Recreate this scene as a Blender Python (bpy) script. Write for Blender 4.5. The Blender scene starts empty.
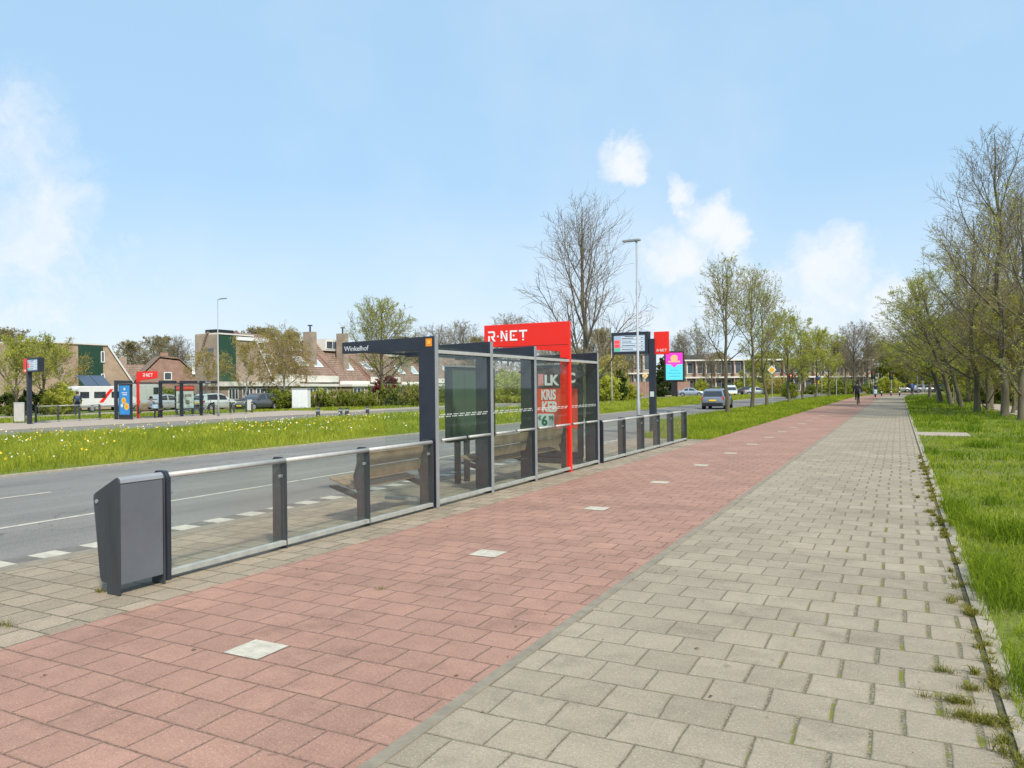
import bpy, bmesh, math, random
import numpy as np
from mathutils import Vector, Matrix, Euler

random.seed(7)
rng = np.random.default_rng(7)
scene = bpy.context.scene
col = scene.collection
PI = math.pi
R = math.radians

# ------------------------------------------------------------------ camera, sky, sun, exposure
W_, H_ = 1024, 768
FPX, YAW, PITCH, ROLL, EYE = 756.0, 0.47267, 0.005245, -0.01115, 1.68

def _rot(x, y, z):
    cp, sp, cy, sy = math.cos(PITCH), math.sin(PITCH), math.cos(YAW), math.sin(YAW)
    y, z = y*cp - z*sp, y*sp + z*cp
    return Vector((x*cy - y*sy, x*sy + y*cy, z))

cr_, sr_ = math.cos(ROLL), math.sin(ROLL)
AX, AY, AF = _rot(cr_, 0, sr_), _rot(-sr_, 0, cr_), _rot(0, 1, 0)

def ray(px, py):
    return AX*(px-512) + AY*(-(py-384)) + AF*FPX

cam_d = bpy.data.cameras.new('camera')
cam_d.sensor_width = 36
cam_d.lens = 36*FPX/W_
cam_d.clip_start, cam_d.clip_end = 0.1, 6000
cam = bpy.data.objects.new('camera', cam_d)
col.objects.link(cam)
cam.matrix_world = Matrix(((AX.x, AY.x, -AF.x, 0), (AX.y, AY.y, -AF.y, 0), (AX.z, AY.z, -AF.z, EYE), (0, 0, 0, 1)))
scene.camera = cam

SUN_EL, SUN_AZ = R(47), R(128)          # azimuth measured clockwise from +Y (the way the path runs)
SUN_STRENGTH, SUN_ANGLE, SKY_STRENGTH = 2.35, R(6), 0.10
scene.view_settings.view_transform = 'Standard'
scene.view_settings.look = 'None'
scene.view_settings.gamma = 1
scene.view_settings.use_curve_mapping = False
scene.view_settings.exposure = 1.0

class NT:
    """small helper around a node tree"""
    def __init__(s, tree): s.t = tree; s.n = tree.nodes; s.l = tree.links
    def new(s, typ, **kw):
        n = s.n.new(typ)
        for k, v in kw.items(): setattr(n, k, v)
        return n
    def put(s, sock, v):
        if hasattr(v, 'is_output') or isinstance(v, bpy.types.NodeSocket): s.l.new(v, sock)
        else: sock.default_value = v
    def math(s, op, a, b=0.0, c=0.0, clamp=False):
        n = s.new('ShaderNodeMath', operation=op); n.use_clamp = clamp
        for i, v in enumerate((a, b, c)): s.put(n.inputs[i], v)
        return n.outputs[0]
    def vmath(s, op, a, b=(0, 0, 0)):
        n = s.new('ShaderNodeVectorMath', operation=op); s.put(n.inputs[0], a); s.put(n.inputs[1], b)
        return n.outputs['Value'] if op in ('DOT_PRODUCT', 'LENGTH', 'DISTANCE') else n.outputs[0]
    def step(s, v, a, b, lo=0.0, hi=1.0):
        n = s.new('ShaderNodeMapRange', interpolation_type='SMOOTHSTEP')
        s.put(n.inputs[0], v); s.put(n.inputs[1], a); s.put(n.inputs[2], b); s.put(n.inputs[3], lo); s.put(n.inputs[4], hi)
        return n.outputs[0]
    def lin(s, v, a, b, lo=0.0, hi=1.0):
        n = s.new('ShaderNodeMapRange'); n.clamp = True
        s.put(n.inputs[0], v); s.put(n.inputs[1], a); s.put(n.inputs[2], b); s.put(n.inputs[3], lo); s.put(n.inputs[4], hi)
        return n.outputs[0]
    def mix(s, f, a, b, typ='MIX'):
        n = s.new('ShaderNodeMix', data_type='RGBA', blend_type=typ)
        s.put(n.inputs[0], f); s.put(n.inputs[6], c4(a)); s.put(n.inputs[7], c4(b))
        return n.outputs[2]
    def noise(s, vec, scale, detail=3.0, rough=0.55, dist=0.0):
        n = s.new('ShaderNodeTexNoise'); n.inputs['Scale'].default_value = scale
        n.inputs['Detail'].default_value = detail; n.inputs['Roughness'].default_value = rough
        n.inputs['Distortion'].default_value = dist
        if vec is not None: s.l.new(vec, n.inputs['Vector'])
        return n.outputs[0]

def c4(c):
    if isinstance(c, (tuple, list)) and len(c) == 3: return (*c, 1.0)
    return c

world = bpy.data.worlds.new('World')
scene.world = world
world.use_nodes = True
wt = NT(world.node_tree)
for n in list(wt.n): wt.n.remove(n)
sky = wt.new('ShaderNodeTexSky', sky_type='NISHITA')
sky.sun_disc = False
sky.sun_elevation = SUN_EL
sky.sun_rotation = SUN_AZ
sky.air_density, sky.dust_density, sky.ozone_density = 1.0, 0.6, 1.2
wdir = wt.new('ShaderNodeTexCoord').outputs['Generated']
CLOUDS = [  # centre pixel of the photograph, radius, squash, density
    (5, 185, .11, 1.5, .8), (18, 235, .13, 1.4, .9), (60, 290, .15, 1.0, .85), (0, 290, .18, 1.1, .8), (110, 315, .15, .7, .65),
    (622, 168, .05, 1.0, 1.2), (634, 182, .03, 1.0, 1.0), (676, 205, .035, 1.2, 1.2), (700, 232, .07, .8, 1.3), (672, 265, .075, 1.0, 1.3), (735, 238, .06, .8, 1.2),
    (700, 300, .11, .8, .9), (535, 300, .09, 1.0, .6), (842, 282, .11, .9, 1.0), (885, 300, .12, .8, 1.0), (800, 320, .16, .5, .9), (660, 320, .13, .6, .8), (800, 340, .2, .6, .8), (153, 248, .03, 2.0, .45),
    (560, 340, .26, .45, .7), (980, 360, .25, .5, .7), (60, 335, .22, .5, .7), (760, 300, .15, .6, .8), (330, 365, .35, .3, .35)]
warp = wt.new('ShaderNodeTexNoise'); warp.inputs['Scale'].default_value = 9; warp.inputs['Detail'].default_value = 6
warp.inputs['Roughness'].default_value = .62
wt.l.new(wdir, warp.inputs['Vector'])
wv = wt.vmath('SCALE', wt.vmath('SUBTRACT', warp.outputs['Color'], (.5, .5, .5)))
wv.node.inputs['Scale'].default_value = 0.13
wd2 = wt.vmath('ADD', wdir, wv)
acc = None
for (px, py, rad, sq, den) in CLOUDS:
    d = ray(px, py).normalized()
    diff = wt.vmath('SUBTRACT', wd2, tuple(d))
    dsq = wt.vmath('MULTIPLY', diff, (1, 1, 1/sq))
    ln = wt.vmath('LENGTH', dsq)
    m = wt.step(ln, rad*1.15, rad*.1, 0.0, den)
    acc = m if acc is None else wt.math('MAXIMUM', acc, m)
fine = wt.noise(wd2, 11, 9, .62)
body = wt.math('ADD', acc, wt.math('MULTIPLY', wt.math('SUBTRACT', fine, .50), 1.7))
cl = wt.math('MULTIPLY', wt.step(body, .12, 1.3), wt.step(acc, .02, .30))
cl = wt.math('MULTIPLY', cl, .95)
big = wt.step(wt.noise(wdir, 2.6, 4, .6), .40, .75, 0, .22)       # thin high veil everywhere
sep = wt.new('ShaderNodeSeparateXYZ'); wt.l.new(wdir, sep.inputs[0])
hz = wt.lin(sep.outputs[2], 0.0, 0.26, .52, 0.0)                    # haze towards the horizon
cl = wt.math('MAXIMUM', cl, wt.math('ADD', big, hz))
air = wt.mix(.83, sky.outputs[0], (2.3, 3.58, 4.85))               # bright spring air thins the blue
veil = wt.mix(cl, air, (4.75, 4.9, 5.1))
bg = wt.new('ShaderNodeBackground'); bg.inputs['Strength'].default_value = SKY_STRENGTH
wt.l.new(veil, bg.inputs['Color'])
wo = wt.new('ShaderNodeOutputWorld'); wt.l.new(bg.outputs[0], wo.inputs[0])

sun_d = bpy.data.lights.new('sun', 'SUN')
sun_d.energy, sun_d.angle, sun_d.color = SUN_STRENGTH, SUN_ANGLE, (1.0, .92, .79)
sun = bpy.data.objects.new('sun', sun_d)
col.objects.link(sun)
sd = Vector((math.sin(SUN_AZ)*math.cos(SUN_EL), math.cos(SUN_AZ)*math.cos(SUN_EL), math.sin(SUN_EL)))
sun.rotation_euler = sd.to_track_quat('Z', 'Y').to_euler()
scene.cycles.max_bounces = 8
scene.cycles.transparent_max_bounces = 24
scene.cycles.use_denoising = True

# ------------------------------------------------------------------ helpers: places, objects, meshes
def at(px, py, z=0.0):
    d = ray(px, py); t = (z-EYE)/d.z
    return Vector((d.x*t, d.y*t, z))
def colx(px, X, py=395):                # where the pixel column meets the plane x = X: (y, z)
    d = ray(px, py); t = X/d.x
    return d.y*t, EYE + d.z*t
def dep(px, Z, py=395):                 # point of a pixel at a depth Z
    d = ray(px, py); return Vector((0, 0, EYE)) + d*(Z/FPX)
def on(px, Z, z=0.0):
    p = dep(px, Z); return Vector((p.x, p.y, z))

def tag(o, label=None, cat=None, group=None, kind=None):
    if label: o['label'] = label
    if cat: o['category'] = cat
    if group: o['group'] = group
    if kind: o['kind'] = kind
    return o
def thing(name, label, cat, loc=(0, 0, 0), rz=0.0, group=None):
    o = bpy.data.objects.new(name, None); col.objects.link(o)
    o.empty_display_size = .2
    o.location = loc; o.rotation_euler = (0, 0, rz)
    return tag(o, label, cat, group)
KIDS = {}
def link(name, mesh, parent=None):
    o = bpy.data.objects.new(name, mesh); col.objects.link(o)
    if parent is not None:
        o.parent = parent; KIDS.setdefault(parent, []).append(o)
    return o
def dup(root, loc, rz=0.0, label=None, group=None, scale=None, cat=None):
    r = root.copy(); col.objects.link(r)
    r.location = loc; r.rotation_euler = (0, 0, rz)
    if scale is not None: r.scale = (scale,)*3 if not hasattr(scale, '__len__') else scale
    tag(r, label, cat, group)
    for ch in KIDS.get(root, []):
        c = ch.copy(); col.objects.link(c); c.parent = r; KIDS.setdefault(r, []).append(c)
        for g in KIDS.get(ch, []):
            d = g.copy(); col.objects.link(d); d.parent = c; KIDS.setdefault(c, []).append(d)
    return r

class MB:
    def __init__(s): s.v = []; s.f = []; s.m = []
    def add(s, vs, fs, m=0):
        b = len(s.v); s.v += [tuple(v) for v in vs]
        for f in fs: s.f.append(tuple(i+b for i in f)); s.m.append(m)
        return s
    def box(s, x0, x1, y0, y1, z0, z1, m=0):
        vs = [(x, y, z) for z in (z0, z1) for y in (y0, y1) for x in (x0, x1)]
        return s.add(vs, [(0, 2, 3, 1), (4, 5, 7, 6), (0, 1, 5, 4), (1, 3, 7, 5), (3, 2, 6, 7), (2, 0, 4, 6)], m)
    def prism(s, poly, axis, a, b, m=0):
        """poly: 2D outline; axis 'x': (y,z) pairs, 'y': (x,z), 'z': (x,y)"""
        def P(p, t): return {'x': (t, p[0], p[1]), 'y': (p[0], t, p[1]), 'z': (p[0], p[1], t)}[axis]
        n = len(poly); vs = [P(p, a) for p in poly] + [P(p, b) for p in poly]
        fs = [tuple(range(n)), tuple(range(2*n-1, n-1, -1))]
        fs += [(i, n+i, n+(i+1) % n, (i+1) % n) for i in range(n)]
        return s.add(vs, fs, m)
    def tube(s, pts, r, n=8, m=0, caps=True):
        pts = [Vector(p) for p in pts]; k = len(pts)
        rr = r if hasattr(r, '__len__') else [r]*k
        vs = []; ref = None
        for i, p in enumerate(pts):
            d = (pts[min(i+1, k-1)] - pts[max(i-1, 0)]).normalized()
            if ref is None:
                ref = d.cross(Vector((0, 0, 1)) if abs(d.z) < .9 else Vector((1, 0, 0))).normalized()
            a = (ref - d*ref.dot(d)).normalized(); ref = a; b = d.cross(a)
            for j in range(n):
                t = 2*PI*j/n; vs.append(p + (a*math.cos(t) + b*math.sin(t))*rr[i])
        fs = [(i*n+j, i*n+(j+1) % n, (i+1)*n+(j+1) % n, (i+1)*n+j) for i in range(k-1) for j in range(n)]
        if caps: fs += [tuple(range(n-1, -1, -1)), tuple(range((k-1)*n, k*n))]
        return s.add(vs, fs, m)
    def disc(s, c, axis, r, t, n=20, m=0):
        c = Vector(c); a = Vector(axis).normalized()*t*.5
        return s.tube([c-a, c+a], r, n, m)
    def ring(s, c, axis, r, rt, n=20, k=6, m=0):
        a = Vector(axis).normalized(); u = a.orthogonal().normalized(); w = a.cross(u); c = Vector(c); vs = []
        for i in range(n):
            t = 2*PI*i/n; d = u*math.cos(t)+w*math.sin(t)
            for j in range(k):
                q = 2*PI*j/k; vs.append(c + d*(r+rt*math.cos(q)) + a*rt*math.sin(q))
        fs = [(i*k+j, ((i+1) % n)*k+j, ((i+1) % n)*k+(j+1) % k, i*k+(j+1) % k) for i in range(n) for j in range(k)]
        return s.add(vs, fs, m)
    def ball(s, c, r, n=10, m=0, sq=(1, 1, 1)):
        vs = []; k = n//2
        for i in range(k+1):
            p = PI*i/k
            for j in range(n):
                t = 2*PI*j/n
                vs.append((c[0]+r*sq[0]*math.sin(p)*math.cos(t), c[1]+r*sq[1]*math.sin(p)*math.sin(t), c[2]+r*sq[2]*math.cos(p)))
        fs = [(i*n+j, (i+1)*n+j, (i+1)*n+(j+1) % n, i*n+(j+1) % n) for i in range(k) for j in range(n)]
        return s.add(vs, fs, m)
    def mesh(s, name, mats, smooth=False):
        me = bpy.data.meshes.new(name); me.from_pydata(s.v, [], s.f)
        for m in (mats if isinstance(mats, (list, tuple)) else [mats]): me.materials.append(m)
        me.polygons.foreach_set('material_index', s.m)
        bm = bmesh.new(); bm.from_mesh(me); bmesh.ops.recalc_face_normals(bm, faces=bm.faces); bm.to_mesh(me); bm.free()
        if smooth: me.polygons.foreach_set('use_smooth', [True]*len(me.polygons))
        me.update(); return me
    def build(s, name, mats, parent=None, bevel=0.0, smooth=False, seg=2):
        o = link(name, s.mesh(name, mats, smooth), parent)
        if bevel:
            b = o.modifiers.new('bevel', 'BEVEL'); b.width = bevel; b.segments = seg; b.limit_method = 'ANGLE'; b.angle_limit = R(35)
        return o

def np_mesh(name, V, loops, sizes, mats, mat_idx=None, smooth=False, attr=None):
    me = bpy.data.meshes.new(name)
    V = np.ascontiguousarray(V, np.float32); loops = np.ascontiguousarray(loops, np.int32).ravel()
    sizes = np.ascontiguousarray(sizes, np.int32)
    me.vertices.add(len(V)); me.vertices.foreach_set('co', V.ravel())
    me.loops.add(len(loops)); me.loops.foreach_set('vertex_index', loops)
    me.polygons.add(len(sizes))
    st = np.concatenate(([0], np.cumsum(sizes)[:-1])).astype(np.int32)
    me.polygons.foreach_set('loop_start', st)
    for m in mats: me.materials.append(m)
    if mat_idx is not None: me.polygons.foreach_set('material_index', np.ascontiguousarray(mat_idx, np.int32))
    if smooth: me.polygons.foreach_set('use_smooth', np.ones(len(sizes), bool))
    if attr is not None:
        a = me.attributes.new('rnd', 'FLOAT', 'POINT'); a.data.foreach_set('value', np.ascontiguousarray(attr, np.float32))
    me.update(calc_edges=True); me.validate()
    return me

def lettering(text, size, mat, parent, loc, rot, bold=0.0, name='lettering', align='LEFT', sx=1.0, extrude=.002):
    cu = bpy.data.curves.new(name, 'FONT'); cu.body = text; cu.size = size; cu.offset = bold; cu.extrude = extrude
    cu.align_x = align; cu.resolution_u = 4
    tmp = bpy.data.objects.new(name, cu)
    me = bpy.data.meshes.new_from_object(tmp)
    bpy.data.objects.remove(tmp); bpy.data.curves.remove(cu)
    me.name = name; me.materials.clear(); me.materials.append(mat)
    o = link(name, me, parent); o.location = loc; o.rotation_euler = rot; o.scale = (sx, 1, 1)
    return o

# ------------------------------------------------------------------ materials
def M(name, c, rough=.6, metal=0.0, var=.12, scale=6.0, bump=0.0, spec=.5, coat=0.0, streak=False, emit=None, stain=0.0):
    m = bpy.data.materials.new(name); m.use_nodes = True
    t = NT(m.node_tree); bs = t.n['Principled BSDF']
    tc = t.new('ShaderNodeTexCoord').outputs['Object']
    vec = tc
    if streak:
        mp = t.new('ShaderNodeMapping'); t.l.new(tc, mp.inputs[0]); mp.inputs['Scale'].default_value = (1, 1, .12); vec = mp.outputs[0]
    nz = t.noise(vec, scale, 5, .65)
    lo = tuple(max(0, x*(1-var)) for x in c); hi = tuple(min(1, x*(1+var)) for x in c)
    cc = t.mix(t.lin(nz, .3, .7), lo, hi)
    if stain:
        s = t.step(t.noise(vec, scale*.35, 6, .7), .52, .72, 0, stain)
        cc = t.mix(s, cc, tuple(x*.55 for x in c))
    t.l.new(cc, bs.inputs['Base Color'])
    t.l.new(t.lin(nz, .25, .75, max(.03, rough-.08), min(1, rough+.08)), bs.inputs['Roughness'])
    bs.inputs['Metallic'].default_value = metal
    bs.inputs['Specular IOR Level'].default_value = spec
    bs.inputs['Coat Weight'].default_value = coat
    if emit:
        bs.inputs['Emission Color'].default_value = (*c, 1); bs.inputs['Emission Strength'].default_value = emit
    if bump:
        b = t.new('ShaderNodeBump'); b.inputs['Strength'].default_value = min(1, bump*3); b.inputs['Distance'].default_value = .01
        t.l.new(t.noise(tc, scale*8, 4, .6), b.inputs['Height']); t.l.new(b.outputs[0], bs.inputs['Normal'])
    return m

def glass_mat(name, tint, refl=.05, dirt=.03):
    m = bpy.data.materials.new(name); m.use_nodes = True
    t = NT(m.node_tree)
    for n in list(t.n): t.n.remove(n)
    tr = t.new('ShaderNodeBsdfTransparent'); tr.inputs[0].default_value = (*tint, 1)
    gl = t.new('ShaderNodeBsdfGlossy'); gl.inputs['Roughness'].default_value = .03
    df = t.new('ShaderNodeBsdfDiffuse'); df.inputs[0].default_value = (.5, .52, .48, 1)
    tc = t.new('ShaderNodeTexCoord').outputs['Object']
    dn = t.lin(t.noise(tc, 2.5, 6, .7), .35, .75, dirt*.4, dirt*1.8)
    m1 = t.new('ShaderNodeMixShader'); t.l.new(dn, m1.inputs[0]); t.l.new(tr.outputs[0], m1.inputs[1]); t.l.new(df.outputs[0], m1.inputs[2])
    fr = t.new('ShaderNodeFresnel'); fr.inputs[0].default_value = 1.45
    k = t.math('MULTIPLY', fr.outputs[0], refl*6, clamp=True)
    m2 = t.new('ShaderNodeMixShader'); t.l.new(k, m2.inputs[0]); t.l.new(m1.outputs[0], m2.inputs[1]); t.l.new(gl.outputs[0], m2.inputs[2])
    o = t.new('ShaderNodeOutputMaterial'); t.l.new(m2.outputs[0], o.inputs[0])
    return m

def brick_mat(name, c1, c2, mortar, bw=.22, bh=.065, ms=.012, axis='yz', var=.2):
    m = bpy.data.materials.new(name); m.use_nodes = True
    t = NT(m.node_tree); bs = t.n['Principled BSDF']; bs.inputs['Roughness'].default_value = .85
    ps = t.new('ShaderNodeSeparateXYZ'); t.l.new(t.new('ShaderNodeNewGeometry').outputs['Position'], ps.inputs[0])
    cb = t.new('ShaderNodeCombineXYZ')
    t.l.new(t.math('ADD', ps.outputs[0], ps.outputs[1]), cb.inputs[0]); t.l.new(ps.outputs[2], cb.inputs[1])
    b = t.new('ShaderNodeTexBrick'); t.l.new(cb.outputs[0], b.inputs['Vector'])
    b.inputs['Scale'].default_value = 1; b.inputs['Brick Width'].default_value = bw; b.inputs['Row Height'].default_value = bh
    b.inputs['Mortar Size'].default_value = ms; b.inputs['Color1'].default_value = (*c1, 1); b.inputs['Color2'].default_value = (*c2, 1)
    b.inputs['Mortar'].default_value = (*mortar, 1)
    nz = t.lin(t.noise(cb.outputs[0], .9, 5, .65), .3, .7, 1-var, 1+var)
    vv = t.vmath('SCALE', b.outputs['Color']); t.l.new(nz, vv.node.inputs['Scale'])
    t.l.new(vv, bs.inputs['Base Color'])
    return m

def leaf_mat(name, lo, hi, trans=.45, patch=.35, straw=None):
    m = bpy.data.materials.new(name); m.use_nodes = True
    t = NT(m.node_tree)
    for n in list(t.n): t.n.remove(n)
    a = t.new('ShaderNodeAttribute', attribute_name='rnd')
    pos = t.new('ShaderNodeNewGeometry').outputs['Position']
    big = t.lin(t.noise(pos, .55, 4, .6), .3, .7, -patch, patch)
    f = t.math('ADD', a.outputs['Fac'], big, clamp=True)
    c = t.mix(f, lo, hi)
    if straw: c = t.mix(t.step(a.outputs['Fac'], .93, 1.0), c, straw)
    df = t.new('ShaderNodeBsdfDiffuse'); t.l.new(c, df.inputs[0])
    tl = t.new('ShaderNodeBsdfTranslucent'); t.l.new(c, tl.inputs[0])
    mx = t.new('ShaderNodeMixShader'); mx.inputs[0].default_value = trans
    t.l.new(df.outputs[0], mx.inputs[1]); t.l.new(tl.outputs[0], mx.inputs[2])
    o = t.new('ShaderNodeOutputMaterial'); t.l.new(mx.outputs[0], o.inputs[0])
    return m

def pave_mat(name, tw, th, c, joint, jbase, jright=None, moss=(.06, .07, .015), moss_amt=.2, x_off=0.0, y_off=0.0, var=.16, tint=None, tint_amt=0.0, jit_amt=.09):
    """slabs in rows across x with half-bond, real joints in the bump"""
    m = bpy.data.materials.new(name); m.use_nodes = True
    t = NT(m.node_tree); bs = t.n['Principled BSDF']
    pos = t.new('ShaderNodeNewGeometry').outputs['Position']
    wob = t.new('ShaderNodeTexNoise'); wob.inputs['Scale'].default_value = 2.2; wob.inputs['Detail'].default_value = 2; t.l.new(pos, wob.inputs['Vector'])
    w2 = t.vmath('SCALE', t.vmath('SUBTRACT', wob.outputs['Color'], (.5, .5, .5))); w2.node.inputs['Scale'].default_value = .03
    p2 = t.vmath('ADD', pos, w2)
    sp = t.new('ShaderNodeSeparateXYZ'); t.l.new(p2, sp.inputs[0])
    x, y = sp.outputs[0], sp.outputs[1]
    r = t.math('DIVIDE', t.math('ADD', y, y_off+200*th), th)
    row = t.math('FLOOR', r); fr = t.math('FRACT', r)
    half = t.math('MULTIPLY', t.math('MODULO', row, 2), .5)
    jit = t.new('ShaderNodeTexWhiteNoise', noise_dimensions='1D'); t.l.new(row, jit.inputs['W'])
    half = t.math('ADD', half, t.math('MULTIPLY', jit.outputs[0], jit_amt))
    u = t.math('ADD', t.math('DIVIDE', t.math('ADD', x, x_off+200*tw), tw), half)
    cu = t.math('FLOOR', u); fu = t.math('FRACT', u)
    du = t.math('MULTIPLY', t.math('MINIMUM', fu, t.math('SUBTRACT', 1.0, fu)), tw)
    dv = t.math('MULTIPLY', t.math('MINIMUM', fr, t.math('SUBTRACT', 1.0, fr)), th)
    cv = t.new('ShaderNodeCombineXYZ'); t.l.new(cu, cv.inputs[0]); t.l.new(row, cv.inputs[1])
    wn = t.new('ShaderNodeTexWhiteNoise', noise_dimensions='2D'); t.l.new(cv.outputs[0], wn.inputs['Vector'])
    rn = wn.outputs['Value']
    wn2 = t.new('ShaderNodeSeparateColor'); t.l.new(wn.outputs['Color'], wn2.inputs[0])
    if jright:
        jw = t.lin(x, jright[0], jright[1], jbase, jright[2])
        jw = t.math('MULTIPLY', jw, t.lin(wn2.outputs[1], 0, 1, .6, 1.25))
    else:
        jw = t.math('MULTIPLY', jbase, t.lin(wn2.outputs[1], 0, 1, .7, 1.3))
    chip = t.math('MULTIPLY', t.math('SUBTRACT', t.noise(pos, 28, 4, .7), .5), .007)
    a = t.math('SUBTRACT', t.math('ADD', du, chip), jw)
    b = t.math('SUBTRACT', t.math('ADD', dv, chip), jbase)
    dd = t.math('MINIMUM', a, b)
    face = t.step(dd, -.002, .003)
    speck = t.noise(pos, 160, 3, .7); speck2 = t.noise(pos, 420, 2, .6)
    large = t.noise(pos, .8, 5, .6); mid = t.noise(pos, 7, 5, .65)
    k = t.lin(rn, 0, 1, 1-var, 1+var)
    k = t.math('MULTIPLY', k, t.lin(large, .3, .7, .86, 1.12))
    k = t.math('MULTIPLY', k, t.lin(mid, .3, .7, .9, 1.1))
    spk3 = t.noise(pos, 55, 4, .75)
    k = t.math('MULTIPLY', k, t.lin(speck, .3, .7, .70, 1.28))
    k = t.math('MULTIPLY', k, t.lin(spk3, .3, .7, .82, 1.17))
    k = t.math('MULTIPLY', k, t.lin(speck2, .3, .7, .86, 1.16))
    k = t.math('MULTIPLY', k, t.step(t.noise(pos, 1.7, 7, .75), .50, .70, 1.0, .80))
    k = t.math('MULTIPLY', k, t.step(t.noise(pos, 9, 2, .4), .70, .78, 1.0, .72))
    base = c
    if tint is not None:
        tf = t.math('MULTIPLY', t.step(t.math('ADD', t.math('MULTIPLY', wn2.outputs[2], .5), t.math('MULTIPLY', mid, .8)), .55, .85), tint_amt)
        base = t.mix(tf, c, tint)
    v = t.vmath('SCALE', base if not isinstance(base, tuple) else base)
    t.l.new(k, v.node.inputs['Scale'])
    light = t.step(t.noise(pos, 85, 2, .5), .63, .70, 0, .6)            # pale grit
    v2 = t.mix(light, v, tuple(min(1, q*1.7+.05) for q in c))
    edge = t.step(dd, .001, .014, .80, 1.0)                                # worn, dirty arrises
    v3 = t.vmath('SCALE', v2); t.l.new(edge, v3.node.inputs['Scale'])
    gm = t.step(t.noise(pos, 3.2, 5, .7), .50, .62, 0, 1)
    if jright: mo = t.math('MULTIPLY', gm, t.lin(x, jright[0]-.6, jright[1], .25*moss_amt, moss_amt*1.6), clamp=True)
    else: mo = t.math('MULTIPLY', gm, moss_amt)
    sand = t.mix(t.step(t.noise(pos, 60, 3, .6), .4, .65), joint, tuple(min(1, q*2.2) for q in joint))
    jc = t.mix(mo, sand, moss)
    fc = t.mix(face, jc, v3)
    t.l.new(fc, bs.inputs['Base Color'])
    bs.inputs['Roughness'].default_value = .88; bs.inputs['Specular IOR Level'].default_value = .3
    bp = t.new('ShaderNodeBump'); bp.inputs['Strength'].default_value = .7; bp.inputs['Distance'].default_value = .006
    hgt = t.math('ADD', t.step(dd, -.004, .006), t.math('MULTIPLY', speck, .22))
    hgt = t.math('ADD', hgt, t.math('MULTIPLY', rn, .12))
    t.l.new(hgt, bp.inputs['Height'])
    # slabs settle unevenly: every slab tilts a little
    t.l.new(bp.outputs[0], bs.inputs['Normal'])
    return m

def ground_mat(name, cols, scales=(.35, 3.0, 40.0), rough=.95, bump=.4):
    m = bpy.data.materials.new(name); m.use_nodes = True
    t = NT(m.node_tree); bs = t.n['Principled BSDF']; bs.inputs['Roughness'].default_value = rough
    bs.inputs['Specular IOR Level'].default_value = .25
    pos = t.new('ShaderNodeNewGeometry').outputs['Position']
    a = t.step(t.noise(pos, scales[0], 5, .6), .38, .62); b = t.step(t.noise(pos, scales[1], 5, .7), .35, .65)
    c_ = t.lin(t.noise(pos, scales[2], 4, .7), .3, .7, .72, 1.28)
    k = t.mix(b, t.mix(a, cols[0], cols[1]), t.mix(a, cols[1], cols[2]))
    v = t.vmath('SCALE', k); t.l.new(c_, v.node.inputs['Scale']); t.l.new(v, bs.inputs['Base Color'])
    bp = t.new('ShaderNodeBump'); bp.inputs['Strength'].default_value = bump; bp.inputs['Distance'].default_value = .02
    t.l.new(t.noise(pos, scales[2]*.7, 4, .7), bp.inputs['Height']); t.l.new(bp.outputs[0], bs.inputs['Normal'])
    return m

def asphalt_mat():
    m = bpy.data.materials.new('asphalt'); m.use_nodes = True
    t = NT(m.node_tree); bs = t.n['Principled BSDF']; bs.inputs['Roughness'].default_value = .9
    bs.inputs['Specular IOR Level'].default_value = .12
    pos = t.new('ShaderNodeNewGeometry').outputs['Position']
    mp = t.new('ShaderNodeMapping'); t.l.new(pos, mp.inputs[0]); mp.inputs['Scale'].default_value = (1.3, .09, 1)
    lanes = t.lin(t.noise(mp.outputs[0], 1.0, 4, .6), .3, .7, .84, 1.16)      # wheel tracks along the road
    wn_ = t.new('ShaderNodeTexNoise'); wn_.inputs['Scale'].default_value = 1.3; wn_.inputs['Detail'].default_value = 5; t.l.new(pos, wn_.inputs['Vector'])
    wobv = t.vmath('SCALE', wn_.outputs['Color']); wobv.node.inputs['Scale'].default_value = 1.6
    sp = t.lin(t.noise(pos, 90, 3, .7), .3, .7, .65, 1.4)
    bg_ = t.lin(t.noise(pos, .5, 5, .6), .3, .7, .9, 1.1)
    vo = t.new('ShaderNodeTexVoronoi', feature='DISTANCE_TO_EDGE'); vo.inputs['Scale'].default_value = .22; t.l.new(t.vmath('ADD', pos, wobv), vo.inputs['Vector'])
    crack = t.step(vo.outputs['Distance'], .0, .006, .62, 1.0)
    k = t.math('MULTIPLY', t.math('MULTIPLY', t.math('MULTIPLY', lanes, sp), bg_), crack)
    v = t.vmath('SCALE', (.205, .196, .18)); t.l.new(k, v.node.inputs['Scale']); t.l.new(v, bs.inputs['Base Color'])
    bp = t.new('ShaderNodeBump'); bp.inputs['Strength'].default_value = .4; bp.inputs['Distance'].default_value = .004
    t.l.new(t.noise(pos, 120, 3, .6), bp.inputs['Height']); t.l.new(bp.outputs[0], bs.inputs['Normal'])
    return m

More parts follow.
